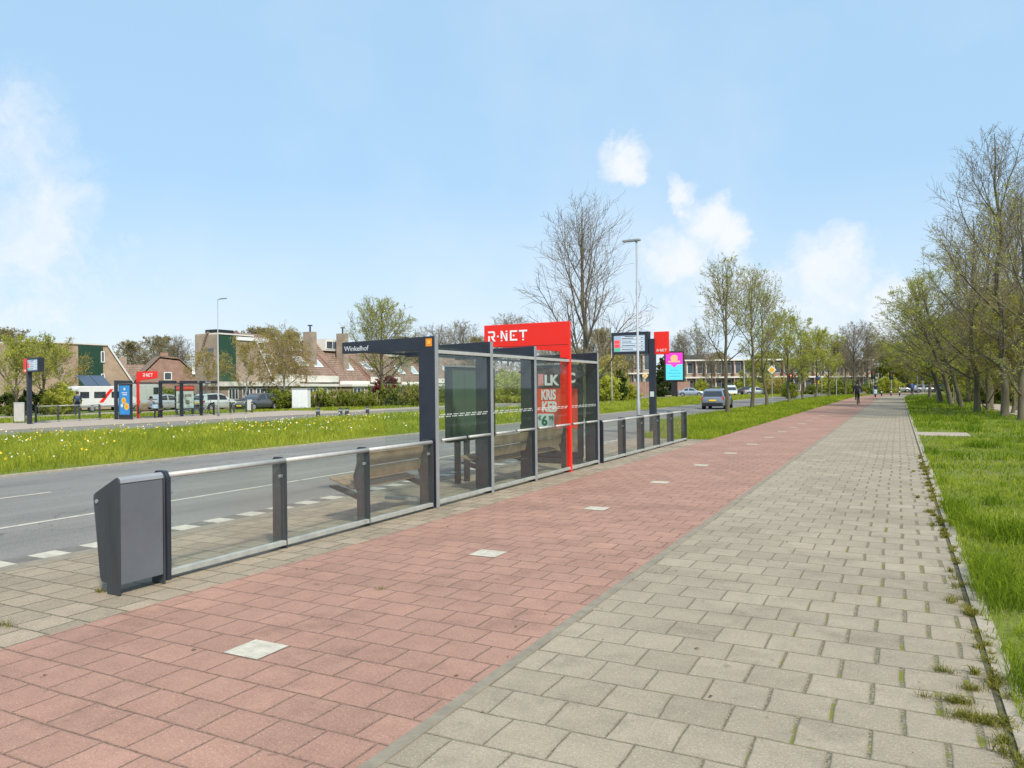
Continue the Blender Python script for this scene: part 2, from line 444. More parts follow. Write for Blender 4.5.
NAVY = M('anthracite_coating', (.022, .027, .04), .42, var=.22, scale=3, stain=.4)
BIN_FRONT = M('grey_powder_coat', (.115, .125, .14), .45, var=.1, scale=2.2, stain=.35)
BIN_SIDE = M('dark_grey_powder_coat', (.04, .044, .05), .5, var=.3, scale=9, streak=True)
STEEL = M('brushed_steel', (.46, .46, .43), .55, metal=.25, var=.1, scale=12)
ALU = M('grey_aluminium', (.36, .37, .38), .4, metal=.4, var=.08, scale=5)
SILL = M('dusty_sill', (.40, .40, .36), .6, metal=.2, var=.15, scale=8, stain=.5)
RED = M('red_panel', (.84, .02, .008), .35, var=.05, scale=2)
WHITE = M('white_paint', (.8, .8, .78), .5, var=.04)
SIGNWHITE = M('sign_white', (.85, .85, .85), .5, var=.02)
ORANGE = M('orange_square', (.85, .3, .015), .5, var=.04)
WOOD = M('weathered_wood', (.235, .18, .115), .75, var=.28, scale=5, bump=.1)
GALV = M('galvanised_steel', (.36, .38, .40), .55, metal=.25, var=.08, scale=3)
DARK = M('dark_plastic', (.015, .016, .018), .5, var=.1)
RUBBER = M('rubber', (.02, .02, .02), .8, var=.15)
GLASS = glass_mat('clear_glass', (.965, .985, .972), .03, .012)
GLASSD = glass_mat('shelter_glass', (.93, .962, .943), .022, .008)
WINDOW = M('window_pane', (.07, .085, .10), .08, var=.3, scale=1.3, spec=.8)
ASPHALT = asphalt_mat()
ROADWHITE = M('road_paint', (.50, .46, .38), .9, var=.2, scale=14, stain=.45, spec=.1)
KERB = M('concrete_kerb', (.25, .215, .16), .9, var=.2, scale=7, bump=.12, stain=.25)
BARK = M('bark', (.13, .112, .08), .95, var=.35, scale=6, bump=.3, streak=True)
BARKG = M('mossy_bark', (.115, .10, .06), .95, var=.4, scale=5, bump=.3, streak=True)
BIRCH = M('pale_bark', (.33, .31, .27), .9, var=.4, scale=4, bump=.2)
TWIG = M('twig', (.19, .155, .11), .95, var=.25, scale=2)
TWIGY = M('yellow_twig', (.24, .18, .07), .95, var=.25, scale=2)
TILE_RED = pave_mat('red_slabs', .302, .2827, (.362, .206, .153), (.135, .088, .062), .0031, moss=(.09, .06, .045), moss_amt=.35, x_off=3.885, y_off=-3.474, var=.05, jit_amt=0, tint=(.315, .187, .140), tint_amt=.45)
TILE_GREY = pave_mat('grey_slabs', .322, .322, (.330, .276, .204), (.13, .112, .074), .0031, jright=(-1.0, .1, .0145), moss=(.16, .165, .028), moss_amt=1.0, x_off=2.07, y_off=.12, var=.055, tint=(.285, .238, .172), tint_amt=.5)
TILE_PLAT = pave_mat('platform_slabs', .302, .302, (.325, .262, .188), (.10, .085, .055), .005, moss=(.08, .085, .02), moss_amt=.4, x_off=5.28, y_off=.1, var=.09, tint=(.25, .205, .15), tint_amt=.6)
LAWN = ground_mat('lawn_soil', ((.17, .20, .035), (.12, .16, .025), (.20, .185, .06)))
FIELD = ground_mat('field', ((.10, .14, .03), (.085, .125, .025), (.11, .13, .035)), (.05, .5, 8))
EDGE = M('pale_edging', (.36, .31, .235), .9, var=.22, scale=8, bump=.1, stain=.4)
BAND = M('dark_gutter', (.155, .143, .122), .9, var=.25, scale=9)
PLAZA = M('pale_paving', (.38, .31, .245), .9, var=.14, scale=3, stain=.2)
GRASS = leaf_mat('grass_blades', (.12, .20, .012), (.40, .45, .05), .45, .3, straw=(.50, .44, .16))
GRASSM = leaf_mat('meadow_blades', (.17, .25, .018), (.48, .50, .07), .48, .35)
LEAFY = leaf_mat('spring_leaves', (.32, .35, .04), (.60, .60, .13), .55)
LEAFG = leaf_mat('green_leaves', (.14, .18, .025), (.38, .41, .08), .5)
LEAFD = leaf_mat('dark_leaves', (.03, .055, .016), (.09, .13, .03), .3)
LEAFR = leaf_mat('red_leaves', (.12, .02, .015), (.28, .06, .04), .4)
LEAFO = leaf_mat('ochre_leaves', (.33, .27, .06), (.56, .48, .15), .5)
LEAFP = leaf_mat('blossom', (.45, .36, .33), (.68, .58, .54), .4)
LEAFB = leaf_mat('brown_twiggy', (.26, .22, .11), (.44, .38, .2), .45)
BRICK = brick_mat('buff_brick', (.42, .27, .17), (.50, .34, .22), (.42, .35, .27))
BRICKB = brick_mat('brown_brick', (.30, .215, .155), (.36, .265, .19), (.33, .28, .23))
BRICKR = brick_mat('red_brick', (.27, .12, .085), (.34, .16, .11), (.3, .24, .2))
ROOFT = brick_mat('clay_roof_tiles', (.25, .168, .122), (.32, .215, .155), (.12, .08, .06), .3, .3, .035, var=.25)
ROOFD = brick_mat('dark_roof_tiles', (.06, .06, .065), (.085, .085, .09), (.03, .03, .03), .26, .2, .03)
GREENP = M('green_boards', (.018, .06, .035), .6, var=.15, scale=3)
CREAM = M('cream_fascia', (.70, .67, .60), .6, var=.06, scale=2)
# ------------------------------------------------------------------ ground, roads, paths
def cx(y):                              # everything along the road bends gently to the right far away
    return 0.0 if y < 95 else .0015*(y-95)**2
YS = [-12, -4, 0, 4, 8, 12, 16, 20, 24, 26, 28, 30, 32, 34, 36, 38, 42, 50, 60, 70, 80, 90, 95, 100, 105, 110, 115, 120, 126, 132, 138, 145, 152, 160, 170]
def lim(f, y): return f(y) if callable(f) else f
def ribbon(name, xl, xr, z, mat, y0=-12, y1=170, skirt=0.0, kind='structure', nx=1):
    ys = sorted({y0, y1} | {y for y in YS if y0 < y < y1})
    mb = MB(); rows = []
    for y in ys:
        a, b, s = lim(xl, y), lim(xr, y), cx(y)
        rows.append([(a+s+(b-a)*i/nx, y, z) for i in range(nx+1)])
    k = nx+1
    mb.add([p for r in rows for p in r], [(i*k+j, i*k+j+1, (i+1)*k+j+1, (i+1)*k+j) for i in range(len(rows)-1) for j in range(nx)])
    if skirt:
        for idx in (0, nx):
            mb.add([r[idx] for r in rows] + [(r[idx][0], r[idx][1], r[idx][2]-skirt) for r in rows],
                   [(i, i+1, len(rows)+i+1, len(rows)+i) for i in range(len(rows)-1)])
    return tag(mb.build(name, mat), kind=kind)

def road_edge(y):
    if y < 23.8: return -7.74
    if y > 37: return -10.4
    t = (y-23.8)/13.2; t = t*t*(3-2*t)
    return -7.74 - 2.66*t

SOIL = M('joint_soil', (.10, .09, .045), .95, var=.5, scale=14, bump=.2)
g = MB(); g.add([(-3000, -500, -.24), (3000, -500, -.24), (3000, 4000, -.24), (-3000, 4000, -.24)], [(0, 1, 2, 3)])
tag(g.build('ground', FIELD), kind='structure')
ribbon('edge_joint', .432, .47, .003, SOIL)
ribbon('sidewalk', -2.085, .46, 0, TILE_GREY, skirt=.2)
ribbon('cycle_path', -5.28, -2.15, 0, TILE_RED, skirt=.2)
ribbon('path_gutter', -2.155, -2.08, .006, KERB, skirt=.2)
ribbon('path_edging', .465, .565, .014, EDGE, skirt=.2)
ribbon('bus_platform', -7.5, -5.28, -.002, TILE_PLAT, y1=23.8, skirt=.2)
ribbon('platform_kerb', -7.74, -7.5, .004, KERB, y1=23.8, skirt=.2)
ribbon('road', -16.3, road_edge, -.03, ASPHALT)
ribbon('kerb_gutter', -7.84, -7.742, -.027, BAND, y1=23.8)
ribbon('block_band', -8.2, -7.86, -.028, BAND, y1=23.8)
ribbon('verge_kerb', lambda y: road_edge(y)-.001, lambda y: road_edge(y)+.12, .0, KERB, y0=23.8, skirt=.2)
ribbon('verge', lambda y: road_edge(y)+.12, -5.28, -.006, LAWN, y0=23.8, skirt=.2)
ribbon('median_kerb', -16.44, -16.3, .01, EDGE, skirt=.2)
ribbon('median', -29.2, -16.42, -.015, LAWN, y1=150, skirt=.2)
ribbon('far_median_kerb', -29.32, -29.2, -.01, KERB, y1=150, skirt=.2)
ribbon('far_road', -36.5, -29.32, -.03, ASPHALT, y0=-12, y1=150)
ribbon('far_kerb', -36.75, -36.5, .0, KERB, y0=-12, y1=150, skirt=.2)
ribbon('far_platform', -45.5, -36.75, -.004, PLAZA, y0=-12, y1=48, skirt=.2)
ribbon('far_cycle_path', -40.5, -36.75, -.006, PLAZA, y0=48, y1=150, skirt=.2)
ribbon('far_verge', -52.0, -45.5, -.012, LAWN, y0=-12, y1=48)
ribbon('far_lawn', -47.5, -40.5, -.012, LAWN, y0=48, y1=150)
ribbon('parking', -60, -52, -.02, PLAZA, y0=10, y1=50)
ribbon('lawn', .545, 60, .012, LAWN, skirt=.2, nx=8)
ribbon('crossing_path', .545, 2.0, .018, PLAZA, y0=27.4, y1=29.4)
ribbon('woodland_path', 5.3, 6.9, .018, PLAZA, y0=18, y1=80)
# cross street at the junction far ahead
mb = MB(); mb.add([(-60, 134, -.012), (90, 152, -.012), (90, 162, -.012), (-60, 144, -.012)], [(0, 1, 2, 3)])
tag(mb.build('cross_street', ASPHALT), kind='structure')
mb = MB()
for k in range(-2, 34):                                    # single white slabs along the cycle path
    y = 3.615 + k*3.11; mb.add([(-3.883+cx(y), y-.139, .004), (-3.586+cx(y), y-.139, .004), (-3.586+cx(y), y+.139, .004), (-3.883+cx(y), y+.139, .004)], [(0, 1, 2, 3)])
for k in range(-16, 34):                                   # block marking along the bus bay
    y = 4.9 + k*.56; mb.add([(-8.18, y-.15, -.026), (-7.88, y-.15, -.026), (-7.88, y+.15, -.026), (-8.18, y+.15, -.026)], [(0, 1, 2, 3)])
y = -10
while y < 24.5:                                            # bay edge line
    mb.add([(-10.2, y, -.026), (-10.1, y, -.026), (-10.1, y+2.94, -.026), (-10.2, y+2.94, -.026)], [(0, 1, 2, 3)]); y += 3.0
for k in range(-1, 12):                                    # centre dashes
    y = 5.0 + k*12
    mb.add([(-13.1+cx(y), y, -.026), (-13.0+cx(y), y, -.026), (-13.0+cx(y+3), y+3, -.026), (-13.1+cx(y+3), y+3, -.026)], [(0, 1, 2, 3)])
    mb.add([(-32.9+cx(y), y, -.026), (-32.8+cx(y), y, -.026), (-32.8+cx(y+3), y+3, -.026), (-32.9+cx(y+3), y+3, -.026)], [(0, 1, 2, 3)])
tag(mb.build('road_markings', ROADWHITE), kind='structure')

# ------------------------------------------------------------------ vegetation builders
_g = rng.random((64, 64))
def vnoise(x, y, s):
    x = np.asarray(x)/s + 1000; y = np.asarray(y)/s + 1000
    xi = np.floor(x).astype(int); yi = np.floor(y).astype(int); fx = x-xi; fy = y-yi
    fx = fx*fx*(3-2*fx); fy = fy*fy*(3-2*fy)
    a = _g[xi % 64, yi % 64]; b = _g[(xi+1) % 64, yi % 64]; c = _g[xi % 64, (yi+1) % 64]; d = _g[(xi+1) % 64, (yi+1) % 64]
    return (a*(1-fx)+b*fx)*(1-fy) + (c*(1-fx)+d*fx)*fy

def blades(name, X, Y, Z, hgt, wid, mat, lean=.45, rnd=None, kind='stuff'):
    n = len(X); az = rng.random(n)*2*PI; la = rng.random(n)*2*PI
    ln = hgt*lean*(.3+rng.random(n))
    dx, dy = np.cos(az)*wid*.5, np.sin(az)*wid*.5
    lx, ly = np.cos(la)*ln, np.sin(la)*ln
    V = np.empty((n, 5, 3))
    V[:, 0] = np.stack([X-dx, Y-dy, Z-.01], 1); V[:, 1] = np.stack([X+dx, Y+dy, Z-.01], 1)
    V[:, 2] = np.stack([X+dx*.75+lx*.3, Y+dy*.75+ly*.3, Z+hgt*.6], 1); V[:, 3] = np.stack([X-dx*.75+lx*.3, Y-dy*.75+ly*.3, Z+hgt*.6], 1)
    V[:, 4] = np.stack([X+lx, Y+ly, Z+hgt*(1-.25*lean)], 1)
    b = (np.arange(n)*5)[:, None]
    L = np.concatenate([b+np.array([0, 1, 2, 3]), b+np.array([3, 2, 4])], 1)
    S = np.tile([4, 3], n)
    r = rng.random(n) if rnd is None else rnd
    o = link(name, np_mesh(name, V.reshape(-1, 3), L, S, [mat], attr=np.repeat(r, 5)))
    return tag(o, kind=kind)

def scatter(x0, x1, y0, y1, dens):
    n = int((x1-x0)*(y1-y0)*dens)
    return x0+(x1-x0)*rng.random(n), y0+(y1-y0)*rng.random(n)

# the lawn on the right: short near grass with darker lush tufts
XS, YS2, HS, WS, RS = [], [], [], [], []
for (y0, y1, dens, wd, xm) in ((2.5, 5.5, 5200, .0045, 2.2), (5.5, 9, 3400, .006, 3.0), (9, 15, 1500, .009, 4.2), (15, 26, 520, .014, 6), (26, 45, 170, .024, 9), (45, 80, 60, .04, 13), (80, 125, 22, .07, 18)):
    x, y = scatter(.5, xm, y0, y1, dens)
    n1 = vnoise(x, y, .55); n2 = vnoise(x+50, y, 2.1); n3 = vnoise(x, y+90, .18)
    tuft = np.clip((n1*.75+n2*.45-.68)*6, 0, 1)
    keep = (rng.random(len(x)) < .45+.55*n3) & ~((x < 2.0) & (y > 27.3) & (y < 29.5)) & ~((x > 5.2) & (x < 7) & (y > 18))
    keep &= x > .5 + .09*vnoise(y, x*0, .35) - .03
    h = (.035+.05*rng.random(len(x)))*(.6+.7*n2) + tuft*.19*(.3+rng.random(len(x)))
    h *= np.where(y > 26, 1.25, 1)
    n4 = vnoise(x+31, y+77, .9)
    bare = (vnoise(x+13, y+5, .7)*.6+vnoise(x, y, .25)*.4 < .30)
    keep &= ~(bare & (rng.random(len(x)) < .75))
    r = np.clip(.60 - .5*tuft + .4*(rng.random(len(x))-.5) + .5*(n2-.5) + .5*(n4-.5), 0, 1)
    XS.append((x+np.array([cx(v) for v in y]))[keep]); YS2.append(y[keep]); HS.append(h[keep]); WS.append(np.full(keep.sum(), wd)*(.7+.6*rng.random(keep.sum()))); RS.append(r[keep])
X, Y, Hh, Ww, Rr = map(np.concatenate, (XS, YS2, HS, WS, RS))
blades('lawn_grass', X, Y, np.full(len(X), .012), Hh, Ww, GRASS, .75, Rr)['kind'] = 'stuff'

# the verge between cycle path and road
XS, YS2, HS, WS, RS = [], [], [], [], []
for (y0, y1, dens, wd) in ((23.8, 32, 420, .014), (32, 50, 190, .022), (50, 80, 75, .036), (80, 128, 30, .06)):
    x, y = scatter(-10.4, -5.25, y0, y1, dens)
    e = np.array([road_edge(v) for v in y]); k = x > e+.05
    x, y = x[k], y[k]; n2 = vnoise(x, y, 1.3)
    XS.append(x+np.array([cx(v) for v in y])); YS2.append(y); HS.append((.08+.14*rng.random(len(x)))*(.5+n2)); WS.append(np.full(len(x), wd)); RS.append(np.clip(.3+.5*n2+.3*(rng.random(len(x))-.5), 0, 1))
X, Y, Hh, Ww, Rr = map(np.concatenate, (XS, YS2, HS, WS, RS))
blades('verge_grass', X, Y, np.full(len(X), -.01), Hh, Ww, GRASS, .6, Rr)

# the tall meadow of the median, with wild flowers
XS, YS2, HS, WS, RS = [], [], [], [], []
for (y0, y1, dens, wd) in ((4, 16, 260, .018), (16, 30, 210, .02), (30, 55, 110, .03), (55, 95, 42, .05), (95, 150, 16, .09)):
    x, y = scatter(-29.2, -16.5, y0, y1, dens)
    k = (y > -(x)*.38-2); x, y = x[k], y[k]
    n2 = vnoise(x, y, 1.6); n3 = vnoise(x+7, y+3, .5)
    edge = np.clip((-16.4-x)/1.8, .16, 1)*np.clip((x+29.25)/1.2, .3, 1)
    XS.append(x+np.array([cx(v) for v in y])); YS2.append(y); HS.append((.16+.26*rng.random(len(x)))*(.55+.6*n2+.25*n3)*edge); WS.append(np.full(len(x), wd)); RS.append(np.clip(.12+.55*n2+.35*n3+.3*(rng.random(len(x))-.5), 0, 1))
X, Y, Hh, Ww, Rr = map(np.concatenate, (XS, YS2, HS, WS, RS))
blades('meadow_grass', X, Y, np.full(len(X), -.015), Hh, Ww, GRASSM, .5, Rr)
# grass beyond the far platform and far road
x, y = scatter(-52, -45.4, 15, 48, 60); x2, y2 = scatter(-47.5, -40.5, 48, 130, 28)
X = np.concatenate([x, x2]); Y = np.concatenate([y, y2])
blades('far_grass', X, Y, np.full(len(X), -.012), .1+.14*rng.random(len(X)), np.full(len(X), .05), GRASSM, .5)

def blobs(name, X, Y, Z, r, mats, idx):
    """tiny flower heads: crossed squares"""
    n = len(X); V = np.empty((n, 8, 3)); c = np.stack([X, Y, Z], 1)
    for q in range(2):
        a = rng.normal(size=(n, 3)); a /= np.linalg.norm(a, axis=1)[:, None]
        b = np.cross(a, rng.normal(size=(n, 3))); b /= np.linalg.norm(b, axis=1)[:, None]
        a = a*r[:, None]; b = b*r[:, None]
        for i, (s, t) in enumerate(((1, 1), (-1, 1), (-1, -1), (1, -1))): V[:, q*4+i] = c + a*s + b*t
    L = np.arange(n*8)
    return tag(link(name, np_mesh(name, V.reshape(-1, 3), L, np.full(n*2, 4), mats, np.repeat(idx, 2))), kind='stuff')
n = 2600
x = -29 + 12.2*rng.random(n); y = 7 + 55*rng.random(n)**1.2
k = (vnoise(x, y, 2.2) + .5*vnoise(x, y, .7) > .72) & (y > -x*.38-2); x, y = x[k], y[k]
FW, FY = M('white_petals', (.82, .8, .7), .6), M('yellow_petals', (.85, .62, .03), .6)
FO = M('orange_petals', (.85, .4, .03), .6)
ci = rng.choice([0, 0, 0, 1, 1, 1, 2], len(x))
ci[ci == 2] = np.where(rng.random((ci == 2).sum()) < .15, 2, 1)
blobs('wild_flowers', x, y, .22+.2*rng.random(len(x)), .010+.016*rng.random(len(x)), [FW, FY, FO], ci)
# weeds in the joint along the right edge and in the slab joints
X, Y, Hh, Ww, Rr = [], [], [], [], []
for i in range(120):
    y0 = 2.9 + 17*rng.random()**1.6; x0 = .44 + .03*rng.normal() - (rng.random() < .14)*.25*rng.random()
    m = int(20+70*rng.random()); s = .012+.03*rng.random()
    X.append(x0+s*rng.normal(size=m)*.7); Y.append(y0+s*rng.normal(size=m)); Hh.append(.012+.05*rng.random(m)**1.5); Ww.append(np.full(m, .0022+.0006*y0)); Rr.append(.4+.6*rng.random(m))
for (px, py, m, s) in ((958, 703, 260, .04), (972, 719, 420, .06), (945, 672, 90, .03), (972, 690, 120, .03), (100, 592, 60, .03), (6, 626, 60, .04), (925, 697, 30, .02), (962, 600, 60, .04), (985, 640, 80, .05), (380, 590, 20, .02)):
    p = at(px, py); X.append(p.x+s*rng.normal(size=m)); Y.append(p.y+s*.5*rng.normal(size=m)); Hh.append(.012+.045*rng.random(m)**1.5); Ww.append(np.full(m, .0032)); Rr.append(.3+.7*rng.random(m))
X, Y, Hh, Ww, Rr = map(np.concatenate, (X, Y, Hh, Ww, Rr))
WEED = leaf_mat('joint_weeds', (.09, .12, .015), (.30, .27, .06), .35)
blades('joint_weeds', X, Y, np.full(len(X), .008), Hh, Ww, WEED, 1.9, Rr)

class Tubes:
    def __init__(s): s.V = []; s.L = []; s.n = 0
    def add(s, P, r, k):
        P = np.asarray(P); m = len(P); d = np.gradient(P, axis=0); d /= np.linalg.norm(d, axis=1)[:, None]+1e-9
        ref = np.array([.31, .87, .12]) if abs(d[0, 2]) > .8 else np.array([0, 0, 1.0])
        a = np.cross(d, ref); a /= np.linalg.norm(a, axis=1)[:, None]+1e-9; b = np.cross(d, a)
        t = np.arange(k)*2*PI/k
        V = P[:, None] + (a[:, None]*np.cos(t)[None, :, None] + b[:, None]*np.sin(t)[None, :, None])*np.asarray(r)[:, None, None]
        i = np.arange(m-1)[:, None]*k; j = np.arange(k)[None]; j2 = (j+1) % k
        q = np.stack([i+j, i+j2, i+k+j2, i+k+j], -1).reshape(-1, 4)+s.n
        s.V.append(V.reshape(-1, 3)); s.L.append(q); s.n += m*k
    def arrays(s): return (np.concatenate(s.V), np.concatenate(s.L)) if s.V else (np.zeros((0, 3)), np.zeros((0, 4), int))

def leaves_np(C, size, up=.3):
    n = len(C); a = rng.normal(size=(n, 3)); a /= np.linalg.norm(a, axis=1)[:, None]
    b = np.cross(a, rng.normal(size=(n, 3))); b /= np.linalg.norm(b, axis=1)[:, None]+1e-9
    s = size*(.55+.9*rng.random(n))[:, None]
    V = np.stack([C-a*s, C+b*s*.5, C+a*s, C-b*s*.5], 1)
    return V.reshape(-1, 3), np.arange(n*4).reshape(-1, 4)

def tree_meshes(name, seed, Ht, fork=.3, r0=.16, cr=2.6, n1=16, n2=9, n3=7, n4=1, rise=45, tip=.25, droop=0.0, leaf=None, nleaf=0, lsize=.06,
                bark=BARK, twig=TWIG, wob=.02, lean=(0, 0), weep=0.0, low=None, tw=1.0, span=.8):
    """limbs and twigs grow out to the skin of a rounded crown"""
    rg = np.random.default_rng(seed); T = Tubes(); C = Tubes(); tips = []
    low = fork*.8 if low is None else low
    top = np.array([lean[0]*Ht*.62, lean[1]*Ht*.62, 0.0])
    cc = np.array([0, 0, Ht*(1+low)/2]) + top; rad = np.array([cr, cr, Ht*(1-low)/2])
    warpv = rg.normal(size=(6, 3)); warpa = rg.random(6)*.16
    def reach(p, d):                                    # distance to the crown skin along d
        q = (p-cc)/rad; e = d/rad; a = e@e; b = 2*q@e; c = q@q-1
        D = b*b-4*a*c
        t = (-b+math.sqrt(D))/(2*a) if D > 0 else 0.0
        return t*(1+float(np.sum(np.sin(warpv@d*3)*warpa)*.6))
    def poly(p, d, L, k, up, jit):
        pts = [np.array(p)]; d = np.array(d)/np.linalg.norm(d)
        for i in range(k):
            d = d + np.array([0, 0, up/k]) + rg.normal(size=3)*jit; d /= np.linalg.norm(d); pts.append(pts[-1]+d*L/k)
        return np.array(pts)
    def along(P, s):
        f = s*(len(P)-1); i = min(int(f), len(P)-2); w = f-i
        d = P[i+1]-P[i]; return P[i]*(1-w)+P[i+1]*w, d/np.linalg.norm(d)
    def side(d, ang, az):
        r = np.cross(d, [.3, .2, .9]); r /= np.linalg.norm(r); q = np.cross(d, r)
        return d*math.cos(ang) + (r*math.cos(az)+q*math.sin(az))*math.sin(ang)
    K = 12
    z = np.linspace(0, 1, K)
    w1 = np.cumsum(rg.normal(size=(K, 2)), 0)*wob*Ht*.22
    P0 = np.stack([lean[0]*z*Ht + w1[:, 0], lean[1]*z*Ht + w1[:, 1], z*Ht*.95], 1)
    P0[:, :2] -= P0[0, :2]; P0[0, 2] = -.12
    rr = r0*(1-z*.95)**.9 + .006; rr[0] = r0*1.5
    P0 = np.insert(P0, 1, P0[0]*.72+P0[1]*.28, 0); rr = np.insert(rr, 1, r0*1.12)
    T.add(P0, rr, 8)
    az = rg.random()*6
    for i in range(n1):
        u = (i+.6*rg.random())/n1; s = fork + (span*(1-fork))*u
        p, d = along(P0, s); az += 2.4 + rg.normal()*.35
        e = R(rise)*(.7+.5*rg.random()) + R(84-rise)*u**1.3*.75
        d1 = np.array([math.cos(az)*math.cos(e), math.sin(az)*math.cos(e), math.sin(e)])
        L1 = max(.5, reach(p, d1+np.array([0, 0, tip*.4]))*(.78+.2*rg.random()))
        P1 = poly(p, d1, L1, 7, tip-droop, .055)
        ra = max(.014, r0*(1-s*.95)**.9*(.42+.2*rg.random())); f1 = np.linspace(1, .2, 8)
        T.add(P1, ra*f1, 6)
        m2 = max(3, int(n2*(.4+.7*L1/cr)))
        for j in range(m2):
            s2 = .16+.84*(j+rg.random())/m2; p2, dd = along(P1, min(s2, .999))
            d2 = side(dd, R(26+26*rg.random()), rg.random()*6.283)
            L2 = min(L1*(.62-.3*s2)*(.7+.6*rg.random()), reach(p2, d2)*(.85+.25*rg.random()))
            if L2 < .2: L2 = .2+.25*rg.random()
            P2 = poly(p2, d2, L2, 5, tip*.7-droop-weep*.5, .07); rb = max(.008, ra*.4*(1-.6*s2))
            C.add(P2, rb*np.linspace(1, .4, 6), 4)
            m3 = max(2, int(n3*(.45+.5*rg.random()+.25*min(2, L2))))
            for k in range(m3):
                s3 = .12+.88*(k+rg.random())/m3; p3, dd3 = along(P2, min(s3, .999))
                d3 = side(dd3, R(24+30*rg.random()), rg.random()*6.283); L3 = max(.3, L2*(.55-.25*s3))*(.6+.7*rg.random())*(1+weep)
                P3 = poly(p3, d3, L3, 3, tip*.5-droop-weep*2.2, .08)
                C.add(P3, tw*np.array([.0075, .0062, .005, .0032]), 3); tips.append(P3)
                for q in range(n4):
                    s4 = .15+.85*rg.random(); p4, dd4 = along(P3, s4*.999)
                    d4 = side(dd4, R(22+28*rg.random()), rg.random()*6.283)
                    P4 = poly(p4, d4, L3*(.4+.35*rg.random()), 2, tip*.4-droop-weep*2, .08)
                    C.add(P4, tw*np.array([.0052, .0042, .0026]), 3); tips.append(P4)
    TV, TL = T.arrays(); CV, CL = C.arrays()
    q = Ht/max(CV[:, 2].max(), TV[:, 2].max()); fz = np.array([1, 1, q])
    TV = TV*fz; CV = CV*fz; tips = [p_*fz for p_ in tips]
    tm = np_mesh(name+'_trunk', TV, TL, np.full(len(TL), 4), [bark], smooth=True)
    mi = np.zeros(len(CL), int); at_ = np.full(len(CV), .5)
    if nleaf and tips:
        idx = rg.integers(0, len(tips), nleaf); f = rg.random(nleaf)
        pts = np.array([tips[i][min(len(tips[i])-2, int(q*(len(tips[i])-1)))]*(1-q % .5)+tips[i][-1]*(q % .5) for i, q in zip(idx, f)])
        pts = pts + rg.normal(size=pts.shape)*lsize*1.1
        LV, LL = leaves_np(pts, lsize)
        CL = np.concatenate([CL, LL+len(CV)]); CV = np.concatenate([CV, LV]); mi = np.concatenate([mi, np.ones(len(LL), int)])
        at_ = np.concatenate([at_, np.repeat(rg.random(nleaf), 4)])
    cm = np_mesh(name+'_crown', CV, CL, np.full(len(CL), 4), [twig, leaf or LEAFY], mi, attr=at_)
    return tm, cm

def tree_from(meshes, label, loc, rz, scale, group, cat='tree', name='tree'):
    t = thing(name, label, cat, loc, rz, group); t.scale = (scale,)*3 if not hasattr(scale, '__len__') else scale
    link('trunk', meshes[0], t); link('crown', meshes[1], t)
    return t

def shrub_mesh(name, seed, blobs_, n, lsize, mat, stems=True):
    """leaf clumps spread unevenly through several ellipsoids (cx,cy,cz,rx,ry,rz)"""
    rg = np.random.default_rng(seed); C = []
    vol = np.array([b[3]*b[4]*b[5] for b in blobs_]); cnt = (n*vol/vol.sum()).astype(int)
    for b, m in zip(blobs_, cnt):
        nc = max(6, m//38); d = rg.normal(size=(nc, 3)); d /= np.linalg.norm(d, axis=1)[:, None]
        rad = (.45+.62*rg.random(nc)**.6)[:, None]
        cc = d*rad*np.array(b[3:6])+np.array(b[:3])
        k = rg.integers(0, nc, m); p = cc[k]+rg.normal(size=(m, 3))*np.array(b[3:6])*.13
        C.append(p)
    C = np.concatenate(C); C = C[C[:, 2] > .02]
    V, L = leaves_np(C, lsize); T = Tubes()
    for b in blobs_:
        for i in range(4):
            e = np.array(b[:3])+rg.normal(size=3)*np.array(b[3:6])*.4; s = np.array([b[0]+rg.normal()*.1, b[1]+rg.normal()*.1, -.05])
            mid = (s+e)/2+rg.normal(size=3)*.1; T.add(np.array([s, mid, e]), [.03, .022, .01], 4)
    TV, TL = T.arrays(); mi = np.concatenate([np.zeros(len(L), int), np.ones(len(TL), int)])
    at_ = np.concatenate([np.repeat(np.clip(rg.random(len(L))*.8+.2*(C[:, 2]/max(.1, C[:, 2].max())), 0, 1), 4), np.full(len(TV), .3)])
    return np_mesh(name, np.concatenate([V, TV]), np.concatenate([L, TL+len(V)]), np.full(len(mi), 4), [mat, BARK], mi, attr=at_)

def plant(name, mesh, label, cat, loc, rz=0.0, scale=1.0, group=None):
    o = link(name, mesh); o.location = loc; o.rotation_euler = (0, 0, rz); o.scale = (scale,)*3 if not hasattr(scale, '__len__') else scale
    return tag(o, label, cat, group)
# ------------------------------------------------------------------ the bus stop on this side of the road
FENX = -5.83
